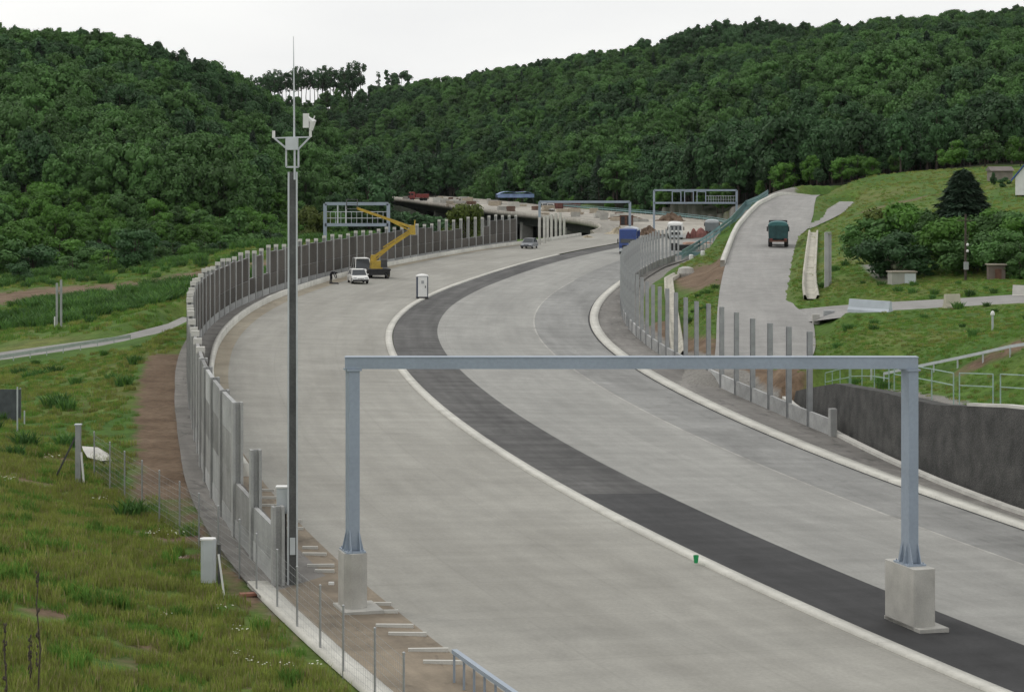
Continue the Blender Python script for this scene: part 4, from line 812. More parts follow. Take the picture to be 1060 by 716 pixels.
# ------------------------------------------------------------------ vehicles
def car(label, loc, rz, body, L_=4.2, W=1.75, Hh=1.45, estate=False, name='parked_car'):
    """A car facing local -Y."""
    r = thing(name, label, 'car', loc, rz); h = Hh; y0 = -L_ / 2
    lower = [(0, .32), (.05, .62), (.25, .72), (L_ * .27, .88), (L_ * .80, .92), (L_ * .97, .86), (L_, .55), (L_ - .05, .30), (L_ * .5, .22)]
    bd = MB(); bd.prism([(y0 + a, z) for a, z in lower], -W / 2, W / 2); o = bd.build('body', body, r)
    bv = o.modifiers.new('bevel', 'BEVEL'); bv.width = .07; bv.segments = 2; bv.limit_method = 'ANGLE'
    back = .98 if estate else .90; g = MB(); n0 = [(y0 + L_ * .26, .87), (y0 + L_ * .42, h), (y0 + L_ * (.78 if not estate else .9), h - .02), (y0 + L_ * back, .90)]
    V = [(-W / 2 + .06, *n0[0]), (-W / 2 + .2, *n0[1]), (-W / 2 + .2, *n0[2]), (-W / 2 + .06, *n0[3]), (W / 2 - .06, *n0[0]), (W / 2 - .2, *n0[1]), (W / 2 - .2, *n0[2]), (W / 2 - .06, *n0[3])]
    g.add(V, [(0, 1, 2, 3), (7, 6, 5, 4), (0, 4, 5, 1), (1, 5, 6, 2), (2, 6, 7, 3)]); g.build('windows', GLASS, r)
    b = MB(); b.box((0, (n0[1][0] + n0[2][0]) / 2, h + .0), (W - .4, n0[2][0] - n0[1][0] + .08, .06)); 
    for sx in (-1, 1):
        b.beam((sx * (W / 2 - .06), *n0[0]), (sx * (W / 2 - .2), *n0[1]), .07); b.beam((sx * (W / 2 - .06), *n0[3]), (sx * (W / 2 - .2), *n0[2]), .09); ym = (n0[1][0] + n0[2][0]) / 2; b.beam((sx * (W / 2 - .055), ym, .9), (sx * (W / 2 - .195), ym, h), .08)
    b.build('roof', body, r)
    for sx in (-1, 1):
        for yy in (y0 + L_ * .19, y0 + L_ * .80): w = MB().wheel((sx * (W / 2 - .09), yy, .31), .31, .2).build('wheel', TYRE, r); MB().wheel((sx * (W / 2 + .015), yy, .31), .18, .03).build('rim', GALVL, w)
        MB().box((sx * (W / 2 - .28), y0 + .10, .64), (.36, .12, .15)).build('headlight', mat('lamp_glass', (.55, .57, .58), .15, .05, 2), r)
        MB().box((sx * (W / 2 + .06), y0 + L_ * .32, .95), (.14, .1, .12)).build('mirror', body, r)
    MB().box((0, y0 + .02, .38), (W - .1, .1, .2)).build('bumper', BLACK, r); MB().box((0, y0 + .07, .58), (.7, .06, .1)).build('grille', BLACK, r)
    return r
def onroad(px, py, h=0.0):
    z = 0.0
    for _ in range(12):
        p = onz(px, py, z); s_, o_ = so_many([p.x], [p.y]); z = float(zr(s_[0], np.clip(o_[0], -14, 18)))
    p.z = z + h; return p, s_[0]
p, s_ = onroad(370.5, 293); car('white hatchback parked at the left kerb in front of the yellow lift', p, .22, WHITE)
p, s_ = onroad(376.5, 288); p = p + Vector((-.5, 4.4, 0)); r = car('white van mostly hidden behind the white hatchback', p, .2, WHITE, 4.9, 1.9, 2.0, True, name='parked_van'); r['category'] = 'van'
p, s_ = onroad(548, 257); car('grey car parked near the end of the left noise barrier', p, -.25, mat('grey_car_paint', (.23, .24, .26), .35, .06, 2), 4.3, 1.8, 1.5)
def lorry(label, loc, rz, cabm, bodym, L_=7.5, W=2.5, Hc=2.9, Hb=3.0, name='lorry', tarp=None, front=True, group=None):
    """A lorry facing local -Y (cab at the -Y end)."""
    r = thing(name, label, 'lorry', loc, rz); y0 = -L_ / 2
    b = MB(); b.prism([(y0 + .05, .55), (y0, 1.3), (y0 + .12, 1.7), (y0 + .28, Hc - .15), (y0 + .5, Hc), (y0 + 1.95, Hc), (y0 + 2.0, .55)], -W / 2 + .03, W / 2 - .03); cb = b.build('cab', cabm, r); bv = cb.modifiers.new('bevel', 'BEVEL'); bv.width = .06; bv.segments = 2; bv.limit_method = 'ANGLE'
    V = [(-W / 2 + .22, y0 + .105, 1.72), (W / 2 - .22, y0 + .105, 1.72), (W / 2 - .26, y0 + .235, min(Hc - .45, 2.5)), (-W / 2 + .26, y0 + .235, min(Hc - .45, 2.5))]; MB().add(V + [(v[0], v[1] + .08, v[2]) for v in V], [(0, 1, 2, 3), (0, 4, 5, 1), (1, 5, 6, 2), (2, 6, 7, 3), (3, 7, 4, 0)]) 
    m_ = MB(); m_.add([(v[0], v[1] - .03, v[2]) for v in V] + [(v[0], v[1] + .08, v[2]) for v in V], [(0, 1, 2, 3), (0, 4, 5, 1), (1, 5, 6, 2), (2, 6, 7, 3), (3, 7, 4, 0)]); m_.build('windscreen', GLASS, cb)
    MB().box((0, y0 - .005, 1.15), (W * .62, .05, .5)).build('grille', BLACK, cb); MB().box((0, y0 - .0, .62), (W - .1, .18, .32)).build('bumper', GALVL, cb)
    for sx in (-1, 1):
        MB().box((sx * (W / 2 - .3), y0 - .03, .85), (.34, .06, .2)).build('headlight', mat('lamp_glass', (.55, .57, .58), .15, .05, 2), cb); MB().box((sx * (W / 2 + .16), y0 + .2, 2.0), (.16, .12, .6)).build('mirror', BLACK, cb)
        MB().box((sx * (W / 2 - .025), y0 + .95, Hc - .8), (.03, .8, .6)).build('side_window', GLASS, cb)
    MB().box((0, y0 + L_ / 2, .78), (.9, L_ - .3, .25)).build('chassis', BLACK, r)
    bl = L_ - 2.25; yc = y0 + 2.2 + bl / 2
    b = MB(); V = [(-W / 2 + .1, yc - bl / 2, 1.0), (W / 2 - .1, yc - bl / 2, 1.0), (W / 2 - .1, yc + bl / 2, 1.0), (-W / 2 + .1, yc + bl / 2, 1.0), (-W / 2, yc - bl / 2, Hb - .45), (W / 2, yc - bl / 2, Hb - .45), (W / 2, yc + bl / 2 + .1, Hb - .45), (-W / 2, yc + bl / 2 + .1, Hb - .45)]
    b.add(V, [(3, 2, 1, 0), (0, 1, 5, 4), (1, 2, 6, 5), (2, 3, 7, 6), (3, 0, 4, 7), (4, 5, 6, 7)])
    for k in range(5): yy = yc - bl / 2 + .1 + k * (bl - .2) / 4; [b.beam((sx * (W / 2 - .06), yy, 1.0), (sx * (W / 2 + .03), yy, Hb - .45), .1) for sx in (-1, 1)]
    for k in range(4): xx = (-1 + 2 * k / 3) * (W / 2 - .15); b.beam((xx, yc + bl / 2 + .03, 1.0), (xx, yc + bl / 2 + .12, Hb - .45), .08)
    bo = b.build('body', bodym, r)
    if tarp:
        n_ = 9; V = []
        for yy in (yc - bl / 2, yc + bl / 2 + .12):
            for k in range(n_): a = PI * k / (n_ - 1); V.append((-math.cos(a) * (W / 2 + .02), yy, Hb - .5 + .5 * math.sin(a) ** .7 if 0 < k < n_ - 1 else Hb - .5))
        b = MB(); b.add(V, [(k, k + 1, n_ + k + 1, n_ + k) for k in range(n_ - 1)] + [tuple(range(n_)), tuple(range(2 * n_ - 1, n_ - 1, -1))]); b.build('tarpaulin', tarp, bo)
    MB().box((0, y0 + L_ - .02, .72), (W - .2, .1, .2)).build('rear_bumper', RUST, r)
    for sx in (-1, 1):
        for yy in (y0 + 1.1, y0 + L_ - 2.2, y0 + L_ - .95): w = MB().wheel((sx * (W / 2 - .2), yy, .5), .5, .34 if yy < y0 + 2 else .5).build('wheel', TYRE, r); MB().wheel((sx * (W / 2 - .02), yy, .5), .26, .05).build('rim', GALVD, w)
        MB().box((sx * (W / 2 - .3), y0 + L_ + .04, .95), (.35, .06, .14)).build('tail_lamp', RED, r)
    return r
p = at(805.5, 256, 264); p.z = float(np.interp(264, ra[:, 1], ra[:, 2])) + .03
lorry('dark tipper lorry with teal tarpaulin driving up the ramp away from the viewer', p, PI - .12, mat('dark_cab', (.05, .055, .06), .5, .2, 2), mat('dark_teal_body', (.03, .075, .078), .65, .25, 2), 7.2, 2.35, 3.15, 3.1, name='tipper_lorry', tarp=TEAL)
p, s_ = onroad(651.5, 262.5); lorry('dark blue lorry on the motorway behind the bare barrier posts', p, -.12, BLUE, BLUE, 7.5, 2.6, 3.75, 3.9, name='blue_lorry', tarp=mat('pale_roof_sheet', (.42, .45, .5), .5, .1, 1))
p = at(699, 241, 372); p.z = gz(p.x, p.y); lorry('white lorry standing in the construction yard under the latticed gantry', p, -.05, WHITE, WHITE, 7.5, 2.45, 3.0, 3.1, name='white_lorry', tarp=WHITE)
p = at(737, 233.5, 380); p.z = gz(p.x, p.y); lorry('grey covered lorry seen from behind near the embankment railing', p, PI - .1, GALVL, mat('grey_canvas', (.22, .25, .26), .7, .15, 1), 7, 2.4, 2.8, 3.0, name='covered_lorry', tarp=GALVL)
p = P(672, -6.0); lorry('dull red tipper lorry working on the viaduct deck before the forest', p, -1.3, RED, RED, 6.6, 2.4, 2.9, 2.7, name='red_lorry')
# yellow articulated lift
def lift():
    p, s_ = onroad(391.5, 287.5); r = thing('boom_lift', 'yellow articulated boom lift with folded arm beside the left barrier', 'boom lift', p, 0); Y = p.y; k = Y / FL
    q = lambda px, py, dy=0: Vector(((px - 391.5) * k, dy, (287.5 - py) * k))
    b = MB(); b.box((0, .2, .62), (2.3, 3.6, .5), .15); b.box((0, .2, .95), (2.45, 3.7, .18), .15); b.build('chassis', BLACK, r)
    for sx in (-1, 1):
        for yy in (-1.1, 1.5): w = MB().wheel((sx * 1.0, yy, .45), .45, .38).build('wheel', TYRE, r); MB().wheel((sx * 1.19, yy, .45), .24, .04).build('rim', YEL, w)
        o = MB().beam((sx * .9, -1.5, .5), (sx * 1.25, -1.9, .05), .14).build('outrigger', BLACK, r)
    b = MB(); b.box((-.25, .1, 1.45), (1.25, 1.6, .9), .2, .85); b.box((-.55, .1, 2.1), (.7, .8, .9), .2, .7); b.build('turret', YEL, r)
    MB().box((.62, .1, 1.6), (.75, 1.3, .85), .1, .9).build('engine_cover', mat('dark_grey_plastic', (.06, .06, .06), .6, .2, 2), r)
    b = MB(); a, e = q(384, 268), q(426, 240); b.beam(a, e, .30, .32); b.beam(a + Vector((.2, -.28, -.35)), a.lerp(e, .55) + Vector((0, -.28, -.1)), .14); b.beam(a.lerp(e, .3) + Vector((0, 0, .38)), e + Vector((0, 0, .3)), .15, .16); b.build('lower_boom', YEL, r)
    b = MB(); a2, e2 = q(428, 236), q(369, 215.5); b.beam(a2, e2, .26, .28); b.beam(a2.lerp(e2, .06) + Vector((0, -.22, -.42)), a2.lerp(e2, .4) + Vector((0, -.22, -.12)), .14); b.build('upper_boom', YEL, r)
    b = MB(); b.box(tuple((e + a2) / 2), (.7, .6, 1.05), 0, .8); b.beam((e + a2) / 2 + Vector((.2, 0, .3)), (e + a2) / 2 + Vector((.28, 0, 1.1)), .12); b.build('knuckle', YEL, r)
    b = MB(); c = e2 + Vector((-.5, 0, -.1))
    for z in (0, .55, 1.05):
        for x0, y0, x1, y1 in ((-.6, -.4, .6, -.4), (-.6, .4, .6, .4), (-.6, -.4, -.6, .4), (.6, -.4, .6, .4)): b.beam(c + Vector((x0, y0, z)), c + Vector((x1, y1, z)), .05)
    for x in (-.6, .6):
        for y in (-.4, .4): b.beam(c + Vector((x, y, 0)), c + Vector((x, y, 1.05)), .05)
    b.box(tuple(c), (1.2, .8, .06)); b.build('basket', GALVD, r)
lift()
# portable toilet
p, s_ = onroad(437, 309); r = thing('portable_toilet', 'white and blue portable toilet standing on the median kerb', 'portable toilet', p + Vector((0, 0, .05)), .12)
MB().box((0, 0, .06), (1.12, 1.12, .12)).build('base', BLACK, r); MB().box((0, 0, 1.1), (1.08, 1.08, 1.98), bev=.06).build('wall', mat('navy_plastic', (.05, .065, .10), .5, .1, 1), r)
d = MB().box((0, -.555, 1.1), (.88, .05, 1.88)).build('door', WHITE, r); MB().box((.26, -.595, 1.1), (.08, .04, .2)).build('handle', BLACK, d); MB().box((0, -.587, 1.55), (.26, .02, .3)).build('vent', GALV, d)
b = MB(); b.box((0, 0, 2.12), (1.14, 1.14, .1)); b.lathe((0, 0, 2.15), [(.56, 0), (.5, .08), (.3, .14), (.05, .17)], 18); b.build('roof', WHITE, r)

# ------------------------------------------------------------------ the worker bending down beside the cars
def person(label, loc, rz, joints, edges, rad, clothes, name='person'):
    me = bpy.data.meshes.new(name); me.from_pydata(joints, edges, []); o = bpy.data.objects.new(name, me); COL.objects.link(o)
    sk = o.modifiers.new('skin', 'SKIN'); sk.use_smooth_shade = True
    sv = me.skin_vertices[0].data if len(me.skin_vertices) else None
    if sv is None:
        bm = bmesh.new(); bm.from_mesh(me); bm.verts.layers.skin.verify(); bm.to_mesh(me); bm.free(); sv = me.skin_vertices[0].data
    for i, rr in enumerate(rad): sv[i].radius = (rr, rr); sv[i].use_root = (i == 0)
    ss_ = o.modifiers.new('sub', 'SUBSURF'); ss_.levels = 1; ss_.render_levels = 1
    dg = bpy.context.evaluated_depsgraph_get(); me2 = bpy.data.meshes.new_from_object(o.evaluated_get(dg)); o.modifiers.clear(); o.data = me2; me2.materials.clear(); me2.materials.append(clothes)
    o.location = loc; o.rotation_euler = (0, 0, rz); return tag(o, label, 'person')
J = [(0, 0, .92), (0, -.18, 1.10), (0, -.42, 1.12), (0, -.52, 1.10), (0, -.66, 1.02), (.12, 0, .86), (.15, -.05, .48), (.15, .05, .07), (.15, -.12, .04), (-.12, 0, .86), (-.16, -.05, .48), (-.16, .05, .07), (-.16, -.12, .04), (.19, -.42, 1.08), (.22, -.50, .80), (.16, -.60, .55), (.15, -.63, .46), (-.19, -.42, 1.08), (-.22, -.50, .80), (-.16, -.60, .55), (-.15, -.63, .46)]
Eg = [(0, 1), (1, 2), (2, 3), (3, 4), (0, 5), (5, 6), (6, 7), (7, 8), (0, 9), (9, 10), (10, 11), (11, 12), (2, 13), (13, 14), (14, 15), (15, 16), (2, 17), (17, 18), (18, 19), (19, 20)]
Rd = [.17, .16, .17, .07, .11, .11, .075, .05, .05, .11, .075, .05, .05, .075, .055, .042, .045, .075, .055, .042, .045]
p, s_ = onroad(342.5, 292.5); wk = person('worker in dark clothes bending down at the left kerb', p, 1.2, J, Eg, Rd, mat('dark_work_clothes', (.025, .025, .03), .9, .2, 4))
hair = MB().lathe((0, -.67, 1.03), [(.05, -.06), (.115, 0), (.11, .07), (.04, .12)], 10).build('hair', BLACK, wk, True)
o = MB().box((0, 0, .06), (1.0, .5, .14), .2, .85).build('worker_shadow', BLACK); p, _ = onroad(346, 293.5); o.location = p + Vector((0, -.5, 0)); tag(o, 'flat black slab painted as the shadow on the road at the bending worker', 'painted shadow')  # black slab standing in for the worker's shadow on the road

# ------------------------------------------------------------------ construction site details
def pile(name, label, loc, rx, ry, h, m, seed):
    rg = np.random.default_rng(seed); n, k = 28, 9; V = [(0, 0, h)]
    for i in range(1, k):
        for j in range(n): t = i / (k - 1); a = 2 * PI * j / n; w = 1 + .18 * math.sin(3 * a + seed) + .08 * rg.standard_normal(); z = h * (1 - t) ** 1.15 + .1 * h * rg.standard_normal() * (t < .98); V.append((rx * t * w * math.cos(a), ry * t * w * math.sin(a), z if i < k - 1 else -.3))
    F = [(0, 1 + j, 1 + (j + 1) % n) for j in range(n)] + [(1 + (i - 1) * n + j, 1 + i * n + j, 1 + i * n + (j + 1) % n, 1 + (i - 1) * n + (j + 1) % n) for i in range(1, k - 1) for j in range(n)]
    b = MB(); b.add(V, F); o = b.build(name, m); o.location = loc; return tag(o, label, 'pile')
pile('sand_pile', 'tan sand heap beside the rusty container at the viaduct start', at(608, 250, 372) + Vector((0, 0, -.3)), 3.6, 3, 1.4, SANDM, 2)
pile('sand_pile', 'pale sand heap behind the blue lorry', at(640, 247, 392) + Vector((0, 0, -.2)), 4.6, 3, 2.3, SANDM, 3)
pile('soil_pile', 'dark brown earth heap above the blue lorry', P(430, 11), 3.4, 2.6, 1.9, SOILM, 4)
pile('soil_pile', 'brown earth heap below the teal viaduct railing', at(672, 243, 385) + Vector((0, 0, -.1)), 2.4, 2.2, 1.8, SOILM, 5)
pile('soil_pile', 'low earth strip on the viaduct deck left of the slim gantry column', P(445, 4), 4.5, 2.0, 1.0, SOILM, 6)
p = P(402, -4.0); r = thing('rusty_container', 'rusty brown open-fronted container on the viaduct start', 'container', p, -.15)
b = MB(); b.box((0, .1, 1.05), (2.6, 2.4, 2.1)); b.build('body', RUST, r); b = MB(); b.box((-.65, -1.13, 1.0), (.8, .1, 1.7)); b.box((.6, -1.13, 1.0), (.7, .1, 1.7)); b.build('opening_shade', BLACK, r); MB().box((0, .1, 2.14), (2.8, 2.6, .1)).build('roof', CONC, r)  # black slabs on the solid body paint the shade inside two openings
# formwork wall, blue canopy and huts on the deck
def on_deck(px, py_, Y, h=0): p = at(px, py_, Y); s_, o_ = so_many([p.x], [p.y]); p.z = float(zr(s_[0], np.clip(o_[0], -10, 16))) + h; return p
p = on_deck(533, 214, 640); r = thing('canopy', 'light blue tarpaulin canopy over the works on the viaduct', 'canopy', p, .1)
b = MB(); n_ = 10; V = []
for yy in (-3, 3):
    for k in range(n_ + 1): t = k / n_; V.append((-5.5 + 11 * t, yy, 2.9 + .9 * math.sin(PI * t) ** .8 + .25 * math.sin(9 * t)))
V += [(v[0], v[1], v[2] + .08) for v in V]; m2 = 2 * (n_ + 1)
b.add(V, [(k, k + 1, n_ + 2 + k, n_ + 1 + k) for k in range(n_)] + [(m2 + k + 1, m2 + k, m2 + n_ + 1 + k, m2 + n_ + 2 + k) for k in range(n_)] + [(k + 1, k, m2 + k, m2 + k + 1) for k in range(n_)] + [(n_ + 1 + k, n_ + 2 + k, m2 + n_ + 2 + k, m2 + n_ + 1 + k) for k in range(n_)]); b.box((0, -3.02, 2.6), (11, .05, 1.1)); b.box((0, 3.02, 2.6), (11, .05, 1.1)); b.build('sheet', LBLUE, r)
for x in (-5.2, 0, 5.2):
    for y in (-2.8, 2.8): MB().beam((x, y, 0), (x, y, 3.0), .12).build('post', GALVD, r)
p = on_deck(552, 213, 650); r = thing('green_canopy', 'pale green curved canopy roof beside the blue canopy', 'canopy', p, -.1)
b = MB(); n_ = 8; V = [(-3 + 6 * k / n_, yy, 3.6 - 1.6 * (k / n_) ** 2) for yy in (-2.5, 2.5) for k in range(n_ + 1)]; b.add(V + [(v[0], v[1], v[2] + .1) for v in V], [(k, k + 1, n_ + 2 + k, n_ + 1 + k) for k in range(n_)] + [(2 * n_ + 3 + k, 2 * n_ + 2 + k, 3 * n_ + 3 + k, 3 * n_ + 4 + k) for k in range(n_)] + [(k + 1, k, 2 * n_ + 2 + k, 2 * n_ + 3 + k) for k in range(n_)]); b.build('sheet', mat('pale_green_tarp', (.32, .42, .36), .6, .1, 1), r)
for x, h in ((-2.8, 3.5), (2.6, 2.3)): MB().beam((x, -2.3, 0), (x, -2.3, h), .12).build('post', GALVD, r)
p = on_deck(580, 216, 585); r = thing('formwork_wall', 'long dull red formwork wall on the viaduct behind the slim gantry', 'formwork', p, .25)
b = MB(); b.box((0, 0, .95), (11.5, .3, 1.9)); b.build('panels', mat('dull_red_formwork', (.20, .085, .075), .8, .25, .8), r); b = MB()
for k in range(12): b.beam((-5.6 + k * 1.02, -.22, 0), (-5.6 + k * 1.02, -.22, 1.95), .1)
b.build('ribs', RUST, r)
VAN = [(563.5, 216.5, 560, 'small white van on the viaduct left of the slim gantry top'), (570, 216, 556, 'second white van parked tight behind another on the viaduct'), (576, 207.5, 690, 'white van beyond the red formwork wall before the trees')]
for k, (px, py, Y, lab) in enumerate(VAN): car(lab, on_deck(px, py, Y), .3 - .4 * k, WHITE, 4.8, 1.9, 2.0, True, name='site_van')['category'] = 'van'
rg = np.random.default_rng(12)
sites = []
LABS = ['tan timber stack', 'pale formwork stack', 'grey slab stack', 'rusty steel stack']
SMAT = [TAN, CONCL, CONC, RUST]
names = ['timber_stack', 'formwork_stack', 'slab_stack', 'steel_stack']
def stack(kind, loc, rz, w, d, h):
    m_ = MB(); n_ = max(2, int(h / .28))
    for k in range(n_): m_.box((rg.uniform(-.06, .06), rg.uniform(-.06, .06), h * (k + .5) / n_), (w * rg.uniform(.92, 1), d, h / n_ * .86), rg.uniform(-.03, .03))
    o = m_.build(names[kind], SMAT[kind]); o.location = loc; o.rotation_euler = (0, 0, rz)
    return tag(o, LABS[kind] + ' among the building material lying along the viaduct deck', 'material stack', 'material stacks on the viaduct deck')
for i in range(66):
    s_ = rg.uniform(420, 720); o_ = rg.uniform(-9.4, 12); k = int(rg.integers(0, 4))
    if abs(o_ - 11) < 5 and s_ < 460: continue
    stack(k, P(s_, o_, .02), rg.uniform(-.5, .5) - HD(s_), rg.uniform(1.2, 4.0), rg.uniform(.8, 1.6), rg.uniform(.5, 1.7))
# yard on the right: red cones of covered material, red and pale slabs
for k, (px, py, h, w, lab) in enumerate(((718, 237.5, 1.7, .8, 'narrow dull red covered stack left of two others in the yard'), (725.5, 237, 1.6, 1.3, 'wide dull red covered stack right in the yard by the grey lorry'), (712.5, 237, 1.2, .5, 'thin red post-like stack nearest the white lorry in the yard'))):
    p = at(px, py, 372); o = MB().lathe((0, 0, 0), [(w, -.1), (w * .8, h * .4), (w * .35, h * .85), (.05, h)], 10).build('covered_stack', mat('red_cover', (.20, .085, .075), .8, .2, 1.5)); o.location = (p.x, p.y, gz(p.x, p.y)); tag(o, lab, 'covered stack')
for k, (px, py, Y, w, d, h, m_, lab, nm) in enumerate(((722, 243.5, 350, 4.5, 3, .5, mat('salmon_bricks', (.42, .27, .21), .85, .15, 1.5), 'wide salmon brick pallet row in the yard', 'brick_pallet'), (729, 248, 338, 3.0, 2, .8, CONCL, 'pale slab pallet beside the embankment railing foot', 'slab_pallet'), (709, 249.5, 330, 2.6, 1.5, 1.0, BLACK, 'black machine block behind the last bare posts', 'generator'), (697.5, 250, 330, 1.2, 1.2, 1.2, BLACK, 'small black generator under the white lorry', 'generator'), (716, 256, 316, 4.5, .5, .6, TEALP, 'low teal trestle at the embankment railing foot', 'trestle'), (712, 226, 440, 9, 2, .6, CONCL, 'pale concrete edge blocks across the yard behind the white lorry', 'edge_blocks'))):
    p = at(px, py, Y); r = thing(nm, lab, 'building material' if nm != 'generator' else 'generator', (p.x, p.y, gz(p.x, p.y)), .1); m2 = MB()
    m2.box((0, 0, h / 2), (w, d, h), 0, .97, bev=.04); m2.build('body', m_, r); MB().box((0, 0, h + .03), (w * .8, d * .8, .07)).build('cover', m_, r); MB().box((0, 0, -.05), (w * 1.03, d * 1.03, .12)).build('pallet', WOOD, r)

# ------------------------------------------------------------------ trees
def leaf_cloud(rg, blobs, n, size, droop=0.0, jitter=.13, up=.25, core=.74):
    """Leaf quads over the shells of ellipsoid blobs: (cx,cy,cz,rx,ry,rz)."""
    B = np.array(blobs); w = (B[:, 3] * B[:, 4] + B[:, 3] * B[:, 5]); k = rg.choice(len(B), n, p=w / w.sum()); d = rg.standard_normal((n, 3)); d /= np.linalg.norm(d, axis=1)[:, None]
    d[:, 2] = np.where((d[:, 2] < -.2) & (rg.random(n) < .55), -d[:, 2], d[:, 2])
    r = 1 + rg.normal(0, jitter, n); r = np.where(rg.random(n) < .2, r * rg.uniform(.4, .9, n), r)
    c = B[k, :3] + d * B[k, 3:] * r[:, None]; nr = d + rg.standard_normal((n, 3)) * .36; nr[:, 2] += up; nr /= np.linalg.norm(nr, axis=1)[:, None]
    t = np.cross(nr, rg.standard_normal((n, 3))); t /= np.linalg.norm(t, axis=1)[:, None]; bt = np.cross(nr, t); s = size * rg.uniform(.55, 1.35, n)[:, None]; asp = rg.uniform(.55, .9, n)[:, None]
    q = np.stack([c - t * s, c + bt * s * asp + nr * s * .12, c + t * s - nr * s * .1, c - bt * s * asp + nr * s * .12], 1)
    V = q.reshape(-1, 3); F = np.arange(n * 4).reshape(n, 4)
    if core:
        th_ = np.linspace(.12, PI - .12, 6); ph_ = np.arange(8) * 2 * PI / 8; sp = np.array([(math.sin(t) * math.cos(p_), math.sin(t) * math.sin(p_), math.cos(t)) for t in th_ for p_ in ph_]); sf = np.array([(i * 8 + j, i * 8 + (j + 1) % 8, (i + 1) * 8 + (j + 1) % 8, (i + 1) * 8 + j) for i in range(5) for j in range(8)])
        for bq in B:
            F = np.concatenate([F, sf + len(V)]); V = np.concatenate([V, bq[:3] + sp * bq[3:] * core * (1 + rg.normal(0, .09, (48, 1)))])
    return V, F
def broadleaf(seed, H=1.0, cb=.22, cr=.34, nb=15, n=1000, size=.035, trunk_r=.018, limbs=5, core=.70):
    """Returns (trunk MB, leaf verts, leaf faces) for a tree of height H (local units)."""
    rg = np.random.default_rng(seed); bl = []; tr = MB(); cz_ = (1 + cb) / 2; hz = (1 - cb) / 2
    tr.tube([(0, 0, -.04), (.01, 0, cb * .6), (.02 * rg.standard_normal(), .02 * rg.standard_normal(), .62), (0, 0, .88)], [trunk_r * 1.25, trunk_r, trunk_r * .6, trunk_r * .2], 7)
    for i in range(nb):
        t = rg.uniform(-.85, .95); a = rg.uniform(0, 2 * PI); rr = cr * math.sqrt(max(0, 1 - t * t)) * rg.uniform(.35, .8); s = cr * rg.uniform(.17, .40)
        bl.append((rr * math.cos(a), rr * math.sin(a), cz_ + t * hz * .78, s, s, s * rg.uniform(.65, .95)))
        if i < limbs: tr.tube([(0, 0, cb + .1 * i / limbs + .08), (rr * math.cos(a) * .5, rr * math.sin(a) * .5, cz_ + t * hz * .5), (rr * math.cos(a), rr * math.sin(a), cz_ + t * hz * .78)], [trunk_r * .55, trunk_r * .35, trunk_r * .12], 5)
    V, F = leaf_cloud(rg, bl, n, size, core=core)
    return tr, V, F
def conifer(seed, n=1500, size=.03, pw=1.0):
    rg = np.random.default_rng(seed); tr = MB(); tr.tube([(0, 0, -.04), (0, 0, .5), (0, 0, .97)], [.02, .014, .003], 7); z = rg.random(n) ** .8 * .9 + .08; tier = np.sin(z * 75) * .03; rad = (1 - z) ** pw * .34 * (1 + tier * 3) + .01; k = rg.integers(0, 9, n); a = k * 2 * PI / 9 + z * 40 + rg.normal(0, .22, n); f = rg.random(n) ** .5
    c = np.stack([np.cos(a) * rad * f, np.sin(a) * rad * f, z - .07 * f * (1 - z)], 1); d = np.stack([np.cos(a), np.sin(a), -.35 + 0 * a], 1); d /= np.linalg.norm(d, axis=1)[:, None]; d += rg.normal(0, .3, (n, 3)); sd = np.cross(d, np.array([0, 0, 1.0]) + rg.normal(0, .3, (n, 3))); sd /= np.linalg.norm(sd, axis=1)[:, None]; s = size * rg.uniform(.6, 1.4, n)[:, None]
    q = np.stack([c - d * s, c + sd * s * .4, c + d * s * 1.1, c - sd * s * .4], 1); return tr, q.reshape(-1, 3), np.arange(n * 4).reshape(n, 4)
def tree_meshes(t, leaf, bark=BARK, name='tree'):
    tr, V, F = t; o = tr.build('trunk', bark); c = from_np('crown', V, F, leaf, smooth=False); return o, c
def joined(t, leaf, bark, name):
    tr, V, F = t; V2 = [tuple(p) for p in tr.v]; o = len(V2); me = bpy.data.meshes.new(name); me.from_pydata(V2 + [tuple(p) for p in V], [], list(tr.f) + [tuple(int(i) + o for i in f) for f in F]); me.materials.append(bark); me.materials.append(leaf); me.polygons.foreach_set('material_index', [0] * len(tr.f) + [1] * len(F)); return bpy.data.objects.new(name, me)
# where trees stand: one list, nearest-looking ones become objects, the rest one mass
Fr = np.random.default_rng(21)
def scatter(y0, y1, x0f, x1f, sp):
    out = []
    y = y0
    while y < y1:
        x0, x1 = (x0f - 530) / FL * y, (x1f - 530) / FL * y; x = x0
        while x < x1: out.append((x + Fr.uniform(-.45, .45) * sp, y + Fr.uniform(-.45, .45) * sp)); x += sp
        y += sp
    return out
cand = scatter(352, 820, -60, 420, 4.5) + scatter(400, 880, 380, 1130, 4.9) + scatter(820, 1420, 200, 1130, 5.6)
cx = np.array(cand); cpx = cx[:, 0] / cx[:, 1] * FL + 530
left = cpx < 385
edgeY = np.where(left, np.interp(cpx, fl_[:, 0], fl_[:, 2]) - np.interp(cpx, [0, 120, 200, 330, 385], [8, 14, 45, 70, 40]), np.interp(cpx, ff[:, 0], ff[:, 2]))
tx, to = so_many(cx[:, 0], cx[:, 1])
ok = (cx[:, 1] > edgeY) & ~((tx > 340) & (tx < 800) & (to > -20) & (to < 19) & (cx[:, 1] < 790)) & ~((cpx > 640) & (cx[:, 1] < 470) & (cpx < 785)) & ~((cpx < 790) & (cpx > 385) & (to < -15) & (cx[:, 1] < 760))
_rm = (CORR[3][0] + CORR[3][1]) / 2
ok &= np.hypot(cx[:, None, 0] - _rm[None, ::3, 0], cx[:, None, 1] - _rm[None, ::3, 1]).min(1) > 11
